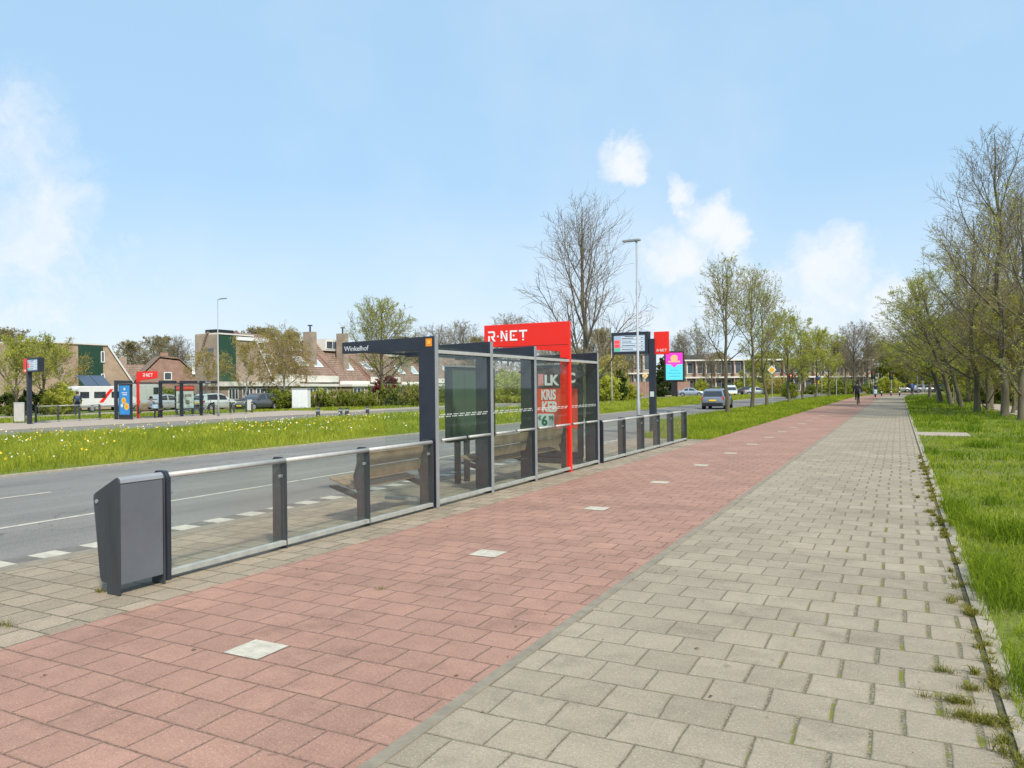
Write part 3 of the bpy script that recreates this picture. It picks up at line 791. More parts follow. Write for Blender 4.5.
# litter bin (its short side profile: x away from the path is negative)
def make_bin(name, label, loc, rz, front_mat, side_mat, group=None):
    t = thing(name, label, 'litter bin', loc, rz, group)
    W = .44
    prof = [(0, 0), (0, .93), (-.012, .962), (-.035, .975), (-.31, .835), (-.33, .815), (-.335, .785), (-.255, .13), (-.235, .095), (-.165, .09), (-.165, 0)]
    for y in (0, W-.014):
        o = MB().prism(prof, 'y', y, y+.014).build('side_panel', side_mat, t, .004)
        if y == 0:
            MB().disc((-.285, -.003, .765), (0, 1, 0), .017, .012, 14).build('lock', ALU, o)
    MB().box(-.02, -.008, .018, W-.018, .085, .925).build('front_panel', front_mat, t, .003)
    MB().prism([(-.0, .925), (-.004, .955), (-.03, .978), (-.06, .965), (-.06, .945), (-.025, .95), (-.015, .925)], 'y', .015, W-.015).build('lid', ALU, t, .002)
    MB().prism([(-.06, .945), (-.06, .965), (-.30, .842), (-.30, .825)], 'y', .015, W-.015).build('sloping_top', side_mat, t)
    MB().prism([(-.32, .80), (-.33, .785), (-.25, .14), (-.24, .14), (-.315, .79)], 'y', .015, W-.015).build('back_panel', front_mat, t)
    MB().box(-.155, -.03, .02, W-.02, .10, .115).build('floor_plate', DARK, t)
    return t
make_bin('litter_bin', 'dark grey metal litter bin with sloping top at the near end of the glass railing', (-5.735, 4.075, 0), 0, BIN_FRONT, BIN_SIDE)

# bevelled end post, plate posts, round hand rail, glass panes, foot rail
def plate(y, depth=.20, h=.955, th=.014, x0=0.0):
    n = 7; pts = [(x0, .0)]
    r = depth*.42
    pts += [(x0 - r + r*math.cos(a), h - r + r*math.sin(a)) for a in np.linspace(0, PI/2, n)]
    pts += [(x0-depth+r*.5 + r*.5*math.cos(a), h-r*.5 + r*.5*math.sin(a)) for a in np.linspace(PI/2, PI, n)]
    pts += [(x0-depth, 0)]
    return MB().prism(pts, 'y', y-th/2, y+th/2)
def railing(name, label, ys, loc, rz=0.0, first_thick=True, group=None, h=.955, last_thick=False):
    t = thing(name, label, 'railing', loc, rz, group)
    for i, y in enumerate(ys):
        thick = (i == 0 and first_thick) or (i == len(ys)-1 and last_thick)
        o = plate(y, .17 if thick else .20, h+.02 if thick else h+.015, .045 if thick else .014, .012).build('post', NAVY if thick else BIN_SIDE, t, .004)
        if not thick:
            MB().box(-.065, -.035, y-.05, y+.05, h-.205, h-.170).build('clamp', ALU, o, .01)
        elif i == 0:
            MB().box(-.05, -.03, y+.02, y+.08, h-.2, h-.165).build('clamp', ALU, o)
    for a, b in zip(ys[:-1], ys[1:]):
        MB().tube([(-.012, a+.012, h-.022), (-.012, b-.008, h-.022)], .026, 12).build('hand_rail', STEEL, t, smooth=True)
        MB().box(-.030, -.020, a+.028, b-.012, .085, h-.055).build('glass_pane', GLASS, t)
        MB().box(-.055, .012, a+.01, b-.01, .035, .085).build('foot_rail', SILL, t, .004)
    return t
NEAR_Y = [4.62, 6.08, 7.50, 8.93]
railing('glass_railing', 'grey glass railing of three panes between the litter bin and the bus shelter', [y-4.62 for y in NEAR_Y], (FENX, 4.62, 0))

# bench behind the railing
def make_bench(name, label, L, loc, rz=0.0, mid=False, group=None):
    t = thing(name, label, 'bench', loc, rz, group)
    for y in ((0, L/2, L) if mid else (0, L)):
        MB().prism([(-.10, .0), (-.205, .0), (-.205, .31), (-.66, .445), (-.66, .468), (-.52, .475), (-.23, .405), (-.215, .40), (-.262, .55), (-.27, .60), (-.215, .76), (-.195, .9), (-.10, .9)], 'y', y-.008, y+.008).build('bracket', BIN_SIDE, t, .003)
    bk = MB(); st = MB()
    for z0, z1, x0, x1 in ((.555, .70, -.245, -.215), (.715, .885, -.214, -.175)):
        bk.prism([(x0, z0), (x0+.03, z0), (x1+.03, z1), (x1, z1)], 'y', .02, L-.02)
    bk.build('backrest', WOOD, t, .006)
    for x in (-.30, -.43, -.56):
        st.prism([(x, .425+(-.30-x)*.30), (x-.115, .425+(-.30-x)*.30+.0345), (x-.115, .455+(-.30-x)*.30+.0345), (x, .455+(-.30-x)*.30)], 'y', .02, L-.02)
    st.build('seat', WOOD, t, .006)
    return t
make_bench('bench', 'weathered wooden bench behind the last glass pane before the bus shelter', 1.41, (FENX+.02, 7.51, 0))

# ---- strokes of the round cornered R NET lettering
def rnet(parent, mat, size, loc, rot, name='lettering'):
    mb = MB()
    def rect(x0, y0, x1, y1): mb.box(x0*size, x1*size, y0*size, y1*size, 0, .006)
    def poly(p): mb.prism([(x*size, y*size) for x, y in p], 'z', 0, .006)
    s = .17
    x = 0.0                                                     # R
    rect(x, 0, x+s, .55); rect(x, 1-s, x+.1, 1); poly([(x+.1, 1), (x+.1, 1-s), (x+.58, 1-s), (x+.58, .52), (x+.3, .52), (x+.3, .36), (x+.62, .36), (x+.75, .48), (x+.75, .88), (x+.62, 1)])
    poly([(x+.34, .36), (x+.56, .36), (x+.8, 0), (x+.58, 0)])
    rect(x+.98, .40, x+1.14, .56)                                # dot
    x = 1.38                                                    # N
    rect(x, .24, x+s, 1); rect(x, 0, x+s, .13)
    poly([(x+s, 1), (x+s, .74), (x+.55, .0), (x+.55, .26)])
    rect(x+.55, 0, x+.55+s, .76); rect(x+.55, .86, x+.55+s, 1)
    x = 2.38                                                    # E
    rect(x, 0, x+s, 1); rect(x+s, 1-s, x+.78, 1); rect(x+s, 0, x+.78, s); rect(x+.32, .42, x+.48, .58)
    x = 3.36                                                    # T
    rect(x, 1-s, x+.86, 1); rect(x+.345, .26, x+.345+s, 1-s); rect(x+.345, 0, x+.345+s, .14)
    o = mb.build(name, mat, parent); o.location = loc; o.rotation_euler = rot
    return o
ROT_S, ROT_E = (R(90), 0, 0), (R(90), 0, R(90))       # text seen from -y / from +x
ROT_N, ROT_W = (R(90), 0, R(180)), (R(90), 0, R(-90))

POSTER_GREEN = M('poster_back_green', (.075, .115, .09), .65, var=.12, scale=1.2, spec=.15)
POSTER_RED = M('poster_red', (.72, .085, .05), .5, var=.1, scale=2)
POSTER_DARK = M('poster_dark', (.07, .055, .05), .5, var=.2, scale=3)
POSTER_PALE = M('poster_pale', (.55, .65, .62), .5, var=.08)
POSTER_BLUE = M('poster_blue', (.035, .25, .62), .4, var=.1, scale=2)
POSTER_YELLOW = M('poster_yellow', (.85, .5, .03), .4, var=.08)
POSTER_WHITE = M('poster_white', (.72, .74, .72), .45, var=.07, scale=2)
INK_GREEN = M('ink_green', (.02, .13, .07), .5)
FROST = M('frosted_dots', (.75, .78, .76), .6)

def shelter(name, label, loc, rz, near=True, group=None):
    """columns at local y = 0 .. 6.5, back glass at x = 0, roof towards -x (the road)"""
    t = thing(name, label, 'bus shelter', loc, rz, group)
    ys = [0, 1.63, 3.27, 4.90, 6.46]
    H = 2.43
    for i, y in enumerate(ys):
        red = i == 3
        top = 3.0 if red else H
        m = RED if red else NAVY
        dp = .20 if red else .275
        th = .075
        if red:
            out = [(0, 0), (0, top), (-1.93, top), (-1.93, 2.56), (-.21, 2.40), (-.20, 2.38), (-.20, 0)]
        else:
            out = [(0, 0), (0, top), (-1.66, top-.035), (-1.66, top-.205), (-dp-.01, top-.20), (-dp, top-.215), (-dp, 0)]
        MB().prism(out, 'y', y-th/2, y+th/2).build('red_portal' if red else 'portal', m, t, .006)
        MB().box(.001, .012, y-th/2-.002, y+th/2+.002, .0, top-.005).build('edge_strip', ALU if not red else RED, t, .002)
        if red:
            MB().box(-1.90, -.02, y-th/2-.004, y-th/2-.001, 2.535, 2.541).build('panel_joint', DARK, t)
            rnet(t, SIGNWHITE, .215, (-1.83, y-th/2-.001, 2.655), ROT_S)
            if not near: rnet(t, SIGNWHITE, .215, (-.65, y+th/2+.001, 2.655), ROT_N)
        if i == 0:
            if near:
                lettering('Winkelhof', .104, M('stop_name_grey', (.55, .57, .6), .5), t, (-1.615, y-th/2-.002, 2.262), ROT_S, .0008, sx=1.02, name='stop_name')
                o = MB().box(-.145, -.045, y-th/2-.006, y-th/2-.001, 2.285, 2.395).build('orange_square', ORANGE, t)
                o2 = MB().box(-.115, -.075, y-th/2-.009, y-th/2-.006, 2.315, 2.365).build('square_symbol', M('amber', (.9, .5, .1), .5), t)
            else:
                lettering('Winkelhof', .118, SIGNWHITE, t, (-.6, y+th/2+.002, 2.272), ROT_N, .0022, name='stop_name')
        if not red and not (i == 0):
            MB().box(-.30, -.004, y-.028, y+.028, .06, 1.02).build('lower_cover', BIN_SIDE, t, .004)
    for x0, x1 in ((-.29, -.575), (-.585, -.90)):                  # glass side screen beside the first column
        MB().box(x1, x0, -.006, .006, .12, 2.17).build('side_pane', GLASSD, t)
    MB().box(-.91, -.28, -.02, .02, .07, .12).build('side_foot_rail', SILL, t, .004)
    for i, (a, b) in enumerate(zip(ys[:-1], ys[1:])):
        m = (a+b)/2
        for p, q in ((a+.045, m-.004), (m+.004, b-.045)):
            MB().box(-.028, -.018, p, q, .1, 2.17).build('glass_pane', GLASSD, t)
        MB().box(-.05, .008, a+.04, b-.04, 2.185, 2.235).build('top_rail', STEEL, t, .004)
        MB().box(-.055, .008, a+.04, b-.04, .045, .095).build('foot_rail', SILL, t, .004)
        for p, q in ((a+.10, m-.05), (m+.05, b-.10)):
            o = MB().tube([(.02, p, .945), (.02, q, .945)], .021, 10).build('hand_rail', STEEL, t, smooth=True)
            for yy in (p+.05, q-.05): MB().tube([(.015, yy, .945), (-.02, yy, .945)], .02, 8).build('rail_clip', DARK, o)
        mb = MB()
        n = int((b-a-.16)/.036)
        for k in range(n):
            for zz in (1.27, 1.30):
                if (k*7+int(zz*100)) % 5 != 0: mb.box(-.0165, -.0155, a+.09+k*.036, a+.09+k*.036+.017, zz, zz+.016)
        mb.build('dot_band', FROST, t)
        rf = MB().box(-1.58, -.03, a+.038, b-.038, 2.265, 2.277).build('roof_pane', GLASSD, t)
        MB().box(-1.60, -1.54, a+.038, b-.038, 2.25, 2.29).build('roof_frame', NAVY, rf, .003)
        MB().box(-.09, -.052, a+.038, b-.038, 2.24, 2.262).build('roof_frame', NAVY, rf, .003)
    # advertising case closing the far end
    y = 6.36
    c = MB().box(-1.46, -.33, y-.075, y+.075, .14, 2.18).build('poster_case', NAVY, t, .012)
    MB().box(-1.50, -.34, y-.06, y+.06, .0, .14).build('case_foot', BIN_SIDE, t, .01)
    if near:
        y = y - .075
        MB().box(-1.38, -.41, y-.004, y-.001, 1.66, 2.10).build('poster_head', POSTER_DARK, c)
        MB().box(-1.38, -.41, y-.004, y-.001, .78, 1.658).build('poster_sheet', POSTER_RED, c)
        MB().box(-1.37, -.42, y-.004, y-.001, .26, .776).build('poster_foot', M('poster_photo', (.25, .2, .14), .5, var=.5, scale=4), c)
        lettering('LK', .31, POSTER_WHITE, c, (-1.20, y-.006, 1.74), ROT_S, .013, sx=.93)
        lettering('C', .29, POSTER_WHITE, c, (-.64, y-.006, 1.79), ROT_S, .013, sx=.9)
        MB().box(-1.35, -1.22, y-.007, y-.004, 1.72, 1.98).build('poster_emblem', M('emblem_red', (.65, .25, .22), .5, var=.35, scale=14), c)
        lettering('KRIS', .30, POSTER_WHITE, c, (-1.28, y-.006, 1.42), ROT_S, .012, sx=.60)
        lettering('KEB', .31, POSTER_WHITE, c, (-1.27, y-.006, 1.15), ROT_S, .012, sx=.70)
        MB().box(-1.37, -.97, y-.008, y-.004, .80, 1.10).build('price_patch', POSTER_PALE, c)
        lettering('€', .13, INK_GREEN, c, (-1.36, y-.011, .96), ROT_S, .004)
        lettering('6', .29, INK_GREEN, c, (-1.275, y-.011, .845), ROT_S, .01)
        lettering('99', .15, INK_GREEN, c, (-1.10, y-.011, .95), ROT_S, .004, sx=.8)
    else:
        s = y + .075
        MB().box(-1.38, -.41, s+.001, s+.004, .3, 2.10).build('poster_sheet', POSTER_BLUE, c)
        mb = MB()
        for cx_, cz, r, m_ in ((-.83, 1.16, .20, 0), (-1.1, .80, .22, 0), (-.66, .86, .11, 1), (-.83, 1.16, .11, 2), (-1.1, .8, .1, 2)):
            mb.disc((cx_, s+.006+.002*m_, cz), (0, 1, 0), r, .004, 18, m_)
        mb.build('poster_picture', [POSTER_YELLOW, POSTER_WHITE, ORANGE], c)
        mb = MB()
        for k, (w, zz) in enumerate(((.5, 1.62), (.42, 1.5))): mb.box(-1.15, -1.15+w, s+.005, s+.008, zz, zz+.055)
        mb.disc((-.9, s+.006, 1.88), (0, 1, 0), .09, .004, 14)
        mb.build('poster_text_lines', POSTER_WHITE, c)
    return t

S = shelter('bus_shelter', 'near bus shelter of grey portals and glass with one tall red portal', (FENX, 9.05, 0), 0)
# bench inside it (two bays) and the free standing timetable case with its green back
make_bench('bench', 'long wooden bench inside the near bus shelter, next to the red portal', 3.15, (FENX+.02, 10.75, 0), mid=True)
t = thing('information_case', 'green backed information case on two legs behind the first shelter pane', 'notice case', (-6.98, 11.2, 0))
MB().box(-.06, .06, -.02, 1.62, .74, 2.06).build('case', NAVY, t, .01)
MB().box(.061, .066, .05, 1.55, .80, 2.0).build('back_panel', POSTER_GREEN, t)
MB().box(-.07, .075, -.03, 1.63, 2.061, 2.09).build('cap', ALU, t)
for y in (.30, .62): MB().box(-.045, .045, y-.04, y+.04, -.01, .74).build('leg', BIN_SIDE, t, .005)
# tufts at its feet are part of joint weeds; far railing past the shelter
railing('glass_railing', 'grey glass railing of five panes running on past the bus shelter', [0, 1.54, 3.02, 4.45, 5.85, 7.38], (FENX, 15.78, 0), h=.93, last_thick=True)

# departure display on its post, with the red stop flag
SCREEN = M('screen_grey_blue', (.30, .38, .48), .3, var=.04, emit=.2)
SCREEN_LINE = M('screen_row', (.5, .56, .62), .3, emit=.2)
SCREEN_RED = M('screen_red', (.75, .06, .06), .3, emit=.3)
SCREEN_GREEN = M('screen_green', (.08, .4, .22), .3, emit=.25)
SCREEN_INK = M('screen_ink', (.03, .04, .06), .4)
def departure_display(name, label, loc, rz=0.0, group=None):
    t = thing(name, label, 'departure display', loc, rz, group)
    MB().box(-.11, .11, -.10, .10, -.1, 3.36).build('post', NAVY, t, .01)
    MB().box(-.07, .07, -.105, -.101, 1.32, 1.50).build('post_label', POSTER_PALE, t)
    b = MB().prism([(-1.42, 2.84), (-1.46, 3.62), (-.10, 3.62), (-.12, 2.84)], 'y', -.16, .16).build('display_box', NAVY, t, .015)
    for sg in (-1, 1):
        def face(x0, x1, d0, d1, z0, z1, mb=None):
            m_ = mb or MB(); a, b_ = sorted((sg*d0, sg*d1))
            if sg > 0: x0, x1 = -1.58-x1, -1.58-x0
            return m_.box(x0, x1, a, b_, z0, z1)
        face(-1.36, -.22, .161, .172, 2.93, 3.50).build('screen', SCREEN, b)
        mb = MB()
        for k in range(4): face(-1.10, -.25, .1725, .178, 2.97+k*.13, 3.06+k*.13, mb)
        mb.build('screen_rows', SCREEN_LINE, b)
        for z0 in (3.22, 3.08): face(-1.34, -1.14, .1725, .178, z0, z0+.12).build('line_number', SCREEN_RED, b)
        face(-1.34, -1.14, .1725, .178, 2.95, 3.06).build('green_number', SCREEN_GREEN, b)
        mb = MB()
        for k, w in enumerate((.42, .5, .36, .44)):
            face(-1.06, -1.06+w, .1785, .181, 3.0+k*.13, 3.025+k*.13, mb); face(-.36, -.28, .1785, .181, 3.0+k*.13, 3.025+k*.13, mb)
        face(-.95, -.55, .1725, .178, 3.455, 3.48, mb)
        mb.build('screen_writing', SCREEN_INK, b)
    f = MB().box(.07, .60, -.045, .045, 2.80, 3.60).build('stop_flag', RED, t, .01)
    rnet(f, SIGNWHITE, .085, (.17, -.047, 2.90), ROT_S, 'flag_lettering'); rnet(f, SIGNWHITE, .085, (.53, .047, 2.90), ROT_N, 'flag_lettering')
    return t
departure_display('departure_display', 'grey post with digital departure screen and red flag beside the near shelter', (-7.72, 26.0, 0))

def street_lamp(label, loc, rz, H=6.5, arm=.55, group='street lamps along the road'):
    t = thing('street_lamp', label, 'street lamp', loc, rz, group)
    MB().tube([(0, 0, -.1), (0, 0, 1.2), (0, 0, 1.25), (0, 0, H)], [.068, .062, .044, .03], 12).build('post', GALV, t, smooth=True)
    MB().box(-arm-.25, -arm+.35, -.07, .07, H+.0, H+.075).build('lamp_head', ALU, t, .02)
    MB().tube([(0, 0, H-.02), (-arm*.5, 0, H+.04)], .028, 8).build('arm', GALV, t)
    return t
street_lamp('tall pale street lamp standing behind the near departure display', (-7.6, 23.95, 0), 0, 6.45, .22)
p = at(218.6, 416); street_lamp('tall pale street lamp beside the far bus shelter', (p.x, p.y, 0), PI, 7.9, .6)
p = on(696.5, 190); street_lamp('small distant street lamp above the dark roofed house', (p.x, p.y, 0), 0, 9.0, 1.2)
p = on(853.5, 125); street_lamp('distant plain lamp post beyond the bare tree at the junction', (p.x, p.y, 0), 0, 9.2, .8)
p = on(917.5, 120); street_lamp('short distant lamp post among the green bushes beside the bend', (p.x, p.y, 0), 0, 6.5, .1)
p = on(822, 135); street_lamp('slim lamp post between the row trees in front of the terrace', (p.x, p.y, 0), 0, 6.8, .3)
p = on(744.5, 125); street_lamp('pale lamp post right of the grey hatchback against the terrace', (p.x, p.y, 0), 0, 7.5, .8)
p = on(612, 70); street_lamp('thin grey lamp post in front of the bushes behind the shelter', (p.x, p.y, 0), 0, 6.3, .3)

# billboard with the pink and cyan screen
p = on(674.5, 105)
t = thing('digital_billboard', 'tall dark billboard on one leg showing a pink and cyan advert', 'billboard', (p.x, p.y, 0), YAW-.17)
MB().box(-.42, .42, -.18, .18, -.2, 2.5).build('leg', DARK, t, .03)
b = MB().box(-1.36, 1.36, -.24, .24, 2.3, 6.55).build('frame', DARK, t, .06)
PINK = M('screen_pink', (.75, .03, .42), .4, var=.2, emit=.3); CYAN = M('screen_cyan', (.09, .5, .6), .4, var=.08, emit=.28)
MB().box(-1.14, 1.14, -.27, -.241, 4.72, 6.3).build('pink_screen', PINK, b)
MB().box(-1.14, 1.14, -.27, -.241, 2.55, 4.715).build('cyan_screen', CYAN, b)
mb = MB()
for k, w in enumerate((1.5, 1.7, 1.2)): mb.box(-w/2, w/2, -.275, -.2705, 3.0+k*.42, 3.12+k*.42)
mb.build('advert_lines', M('screen_teal', (.04, .35, .5), .4, emit=.3), b)
mb = MB(); mb.disc((0, -.275, 5.55), (0, 1, 0), .5, .01, 16); mb.box(-.8, .8, -.285, -.281, 4.98, 5.2)
mb.build('advert_emblem', M('screen_orange', (.85, .3, .15), .4, emit=.4), b)
MB().prism([(-.5, 4.7), (.5, 4.7), (0, 4.25)], 'y', -.28, -.2715).build('advert_arrow', PINK, b)
# ------------------------------------------------------------------ trees (each a trunk with limbs and a crown of twigs and leaves)
T_BIG = tree_meshes('bare_tree', 3, 12.4, .17, .19, 4.0, 18, 9, 7, 1, rise=50, tip=.45, nleaf=500, lsize=.035, leaf=LEAFB, bark=BARK, tw=1.15, low=.08)
T_ROWA = tree_meshes('row_tree', 11, 10.0, .34, .125, 2.7, 16, 8, 6, 1, rise=46, tip=.3, nleaf=4500, lsize=.042, leaf=LEAFY, bark=BARKG, wob=.03, tw=1.2, low=.28)
T_ROWB = tree_meshes('row_tree', 12, 10.0, .32, .13, 2.6, 16, 8, 6, 1, rise=42, tip=.28, nleaf=7000, lsize=.046, leaf=LEAFY, bark=BARKG, wob=.04, tw=1.2, low=.28)
T_ROWC = tree_meshes('row_tree', 13, 9.2, .28, .135, 2.7, 16, 8, 6, 1, rise=38, tip=.25, nleaf=12000, lsize=.056, leaf=LEAFY, bark=BARKG, wob=.05, tw=1.2, low=.22)
T_ROUND = tree_meshes('round_tree', 21, 11.2, .26, .2, 4.4, 22, 11, 8, 1, rise=34, tip=.25, nleaf=16000, lsize=.055, leaf=LEAFY, bark=BARKG, tw=1.5, low=.20)
T_FAR1 = tree_meshes('distant_tree', 31, 11, .24, .2, 4.2, 18, 10, 7, 1, rise=40, tip=.28, nleaf=2000, lsize=.07, leaf=LEAFB, bark=BARK, tw=1.9, low=.18)
T_FAR2 = tree_meshes('distant_tree', 32, 10, .22, .2, 4.5, 18, 10, 7, 1, rise=36, tip=.2, nleaf=11000, lsize=.10, leaf=LEAFB, bark=BARK, tw=1.9, low=.14)
T_FAR3 = tree_meshes('distant_tree', 33, 10, .20, .2, 4.5, 18, 10, 7, 1, rise=36, tip=.2, nleaf=16000, lsize=.11, leaf=LEAFY, bark=BARK, tw=1.9, low=.12)
T_TALL = tree_meshes('tall_tree', 41, 13.8, .20, .165, 3.5, 22, 10, 7, 1, rise=36, tip=.38, nleaf=2500, lsize=.032, leaf=LEAFB, bark=BARKG, wob=.04, tw=1.1, low=.10)
T_TALL2 = tree_meshes('tall_tree', 42, 11.2, .18, .15, 3.3, 19, 9, 6, 1, rise=26, tip=.2, droop=.06, nleaf=6500, lsize=.036, leaf=LEAFY, bark=BARKG, wob=.05, tw=1.1, low=.12)
T_LEAN = tree_meshes('leaning_tree', 43, 9.8, .30, .165, 3.9, 19, 9, 6, 1, rise=22, tip=.15, droop=.08, nleaf=9000, lsize=.042, leaf=LEAFY, bark=BARKG, wob=.03, lean=(-.27, -.02), tw=1.1, low=.26)
T_BIRCH = tree_meshes('weeping_birch', 51, 8.3, .27, .12, 2.9, 19, 11, 8, 2, rise=34, tip=.1, droop=.06, weep=.45, nleaf=13000, lsize=.05, leaf=LEAFO, bark=BIRCH, twig=TWIGY, wob=.06, tw=1.3, low=.2)
T_YOUNG = tree_meshes('young_tree', 61, 6.6, .36, .095, 2.2, 15, 9, 7, 1, rise=28, tip=.18, nleaf=4000, lsize=.055, leaf=LEAFO, bark=BIRCH, twig=TWIGY, wob=.09, tw=1.4, low=.34)
T_LEFT = tree_meshes('leafy_tree', 71, 6.4, .28, .12, 2.4, 15, 8, 6, 1, rise=40, tip=.25, nleaf=9500, lsize=.055, leaf=LEAFY, bark=BARKG, tw=1.3, low=.24)
T_WILLOW = tree_meshes('twiggy_willow', 81, 5.6, .08, .08, 1.9, 19, 10, 7, 2, rise=54, tip=.35, nleaf=9000, lsize=.035, leaf=LEAFY, bark=BARKG, twig=TWIGY, wob=.04, tw=.9, low=.02)

def stand(px, X=None, Z=None):
    if X is not None:
        y, _ = colx(px, X); return Vector((X, y, 0))
    return on(px, Z)
G_ROW = 'young trees in the verge beside the cycle path'
row = [ # px, X, mesh, scale, label
    (727.5, -9.5, T_ROWA, 1.0, 'slim sparsely budding verge tree in front of the grey hatchback'),
    (751.5, -9.5, T_ROWA, 1.06, 'tall mossy verge tree between the grey hatchback and the diamond sign'),
    (767.0, -9.6, T_ROWB, .99, 'straight verge tree just left of the diamond sign'),
    (789.5, -9.2, T_ROWC, 1.0, 'crooked green verge tree with shoots round its foot, right of the diamond sign'),
    (803.0, -9.2, T_ROWC, .86, 'thin leaning verge tree next to the crooked one'),
    (815.0, -8.9, T_ROWC, .98, 'bright green verge tree with a dark straight stem in front of the blue sign'),
    (829.0, -8.4, T_ROWC, 1.02, 'bright green verge tree under the overhanging traffic light'),
    (845.5, -7.4, T_FAR1, .72, 'thin bare verge tree just left of the dark clothed cyclist')]
for i, (px, X, me, s, lab) in enumerate(row):
    p = stand(px, X); tree_from(me, lab, p, i*1.9+.4, s, G_ROW)
p = on(586, 41.2, -.05); tree_from(T_BIG, 'big bare tree standing behind the red portal of the shelter', p, 1.2, 1.05, None)
p = on(382, 76); tree_from(T_ROUND, 'round crowned tree coming into pale leaf before the red shrub', p, .3, 1.0, None)
p = on(854, 108); tree_from(T_FAR1, 'bare wide crowned tree right behind the dark clothed cyclist', p, 2.2, 1.0, None)
G_RIGHT = 'tall trees on the lawn to the right'
right = [(1004, 36.8, T_TALL, 1.02, 2.0, 'tallest bare tree at the right edge of the picture'),
    (1021, 33.5, T_TALL2, 1.0, .6, 'twiggy tree cut by the right edge of the picture'),
    (977, 42.7, T_TALL2, 1.08, 4.0, 'tall thin tree second from the right edge, on the lawn'),
    (961.5, 53, T_LEAN, 1.0, .15, 'thick leaning tree nearest the path side, right of the other leaning trees'),
    (951.5, 56, T_LEAN, 1.03, .3, 'second thick leaning tree, between the front one and the farthest left one'),
    (942, 65, T_LEAN, .98, -.1, 'leaning tree farthest left of the tall trees on the lawn'),
    (930, 82, T_FAR2, .8, 1.0, 'small spreading tree behind the leaning trees'),
    (990, 50, T_TALL, .98, 3.3, 'bare tree between the tallest tree and the tall thin tree'),
    (1016, 45, T_TALL, .95, 5.1, 'bare slender tree behind the twiggy tree at the right edge'),
    (969, 60, T_TALL2, 1.15, 1.2, 'slender tree standing behind the tall thin tree'),
    (1019, 58, T_FAR3, 1.0, 2.2, 'leafing tree filling the gap at the right edge'),
    (948, 74, T_FAR3, .85, 3.0, 'light green tree behind the leaning trunks')]
for px, Z, me, s, rz, lab in right:
    tree_from(me, lab, on(px, Z), rz, s, G_RIGHT)
for i, (px, Z, s, lab) in enumerate(((1012, 41, 1.15, 'twiggy yellow willow bush between the tall trees at the right edge'), (988, 45, 1.3, 'twiggy yellow willow bush behind the second tall tree'), (1024, 38, 1.15, 'twiggy yellow willow bush cut by the right edge'))):
    tree_from(T_WILLOW, lab, on(px, Z), i*2.1, s, 'willow bushes among the tall trees', 'bush', 'willow_bush')
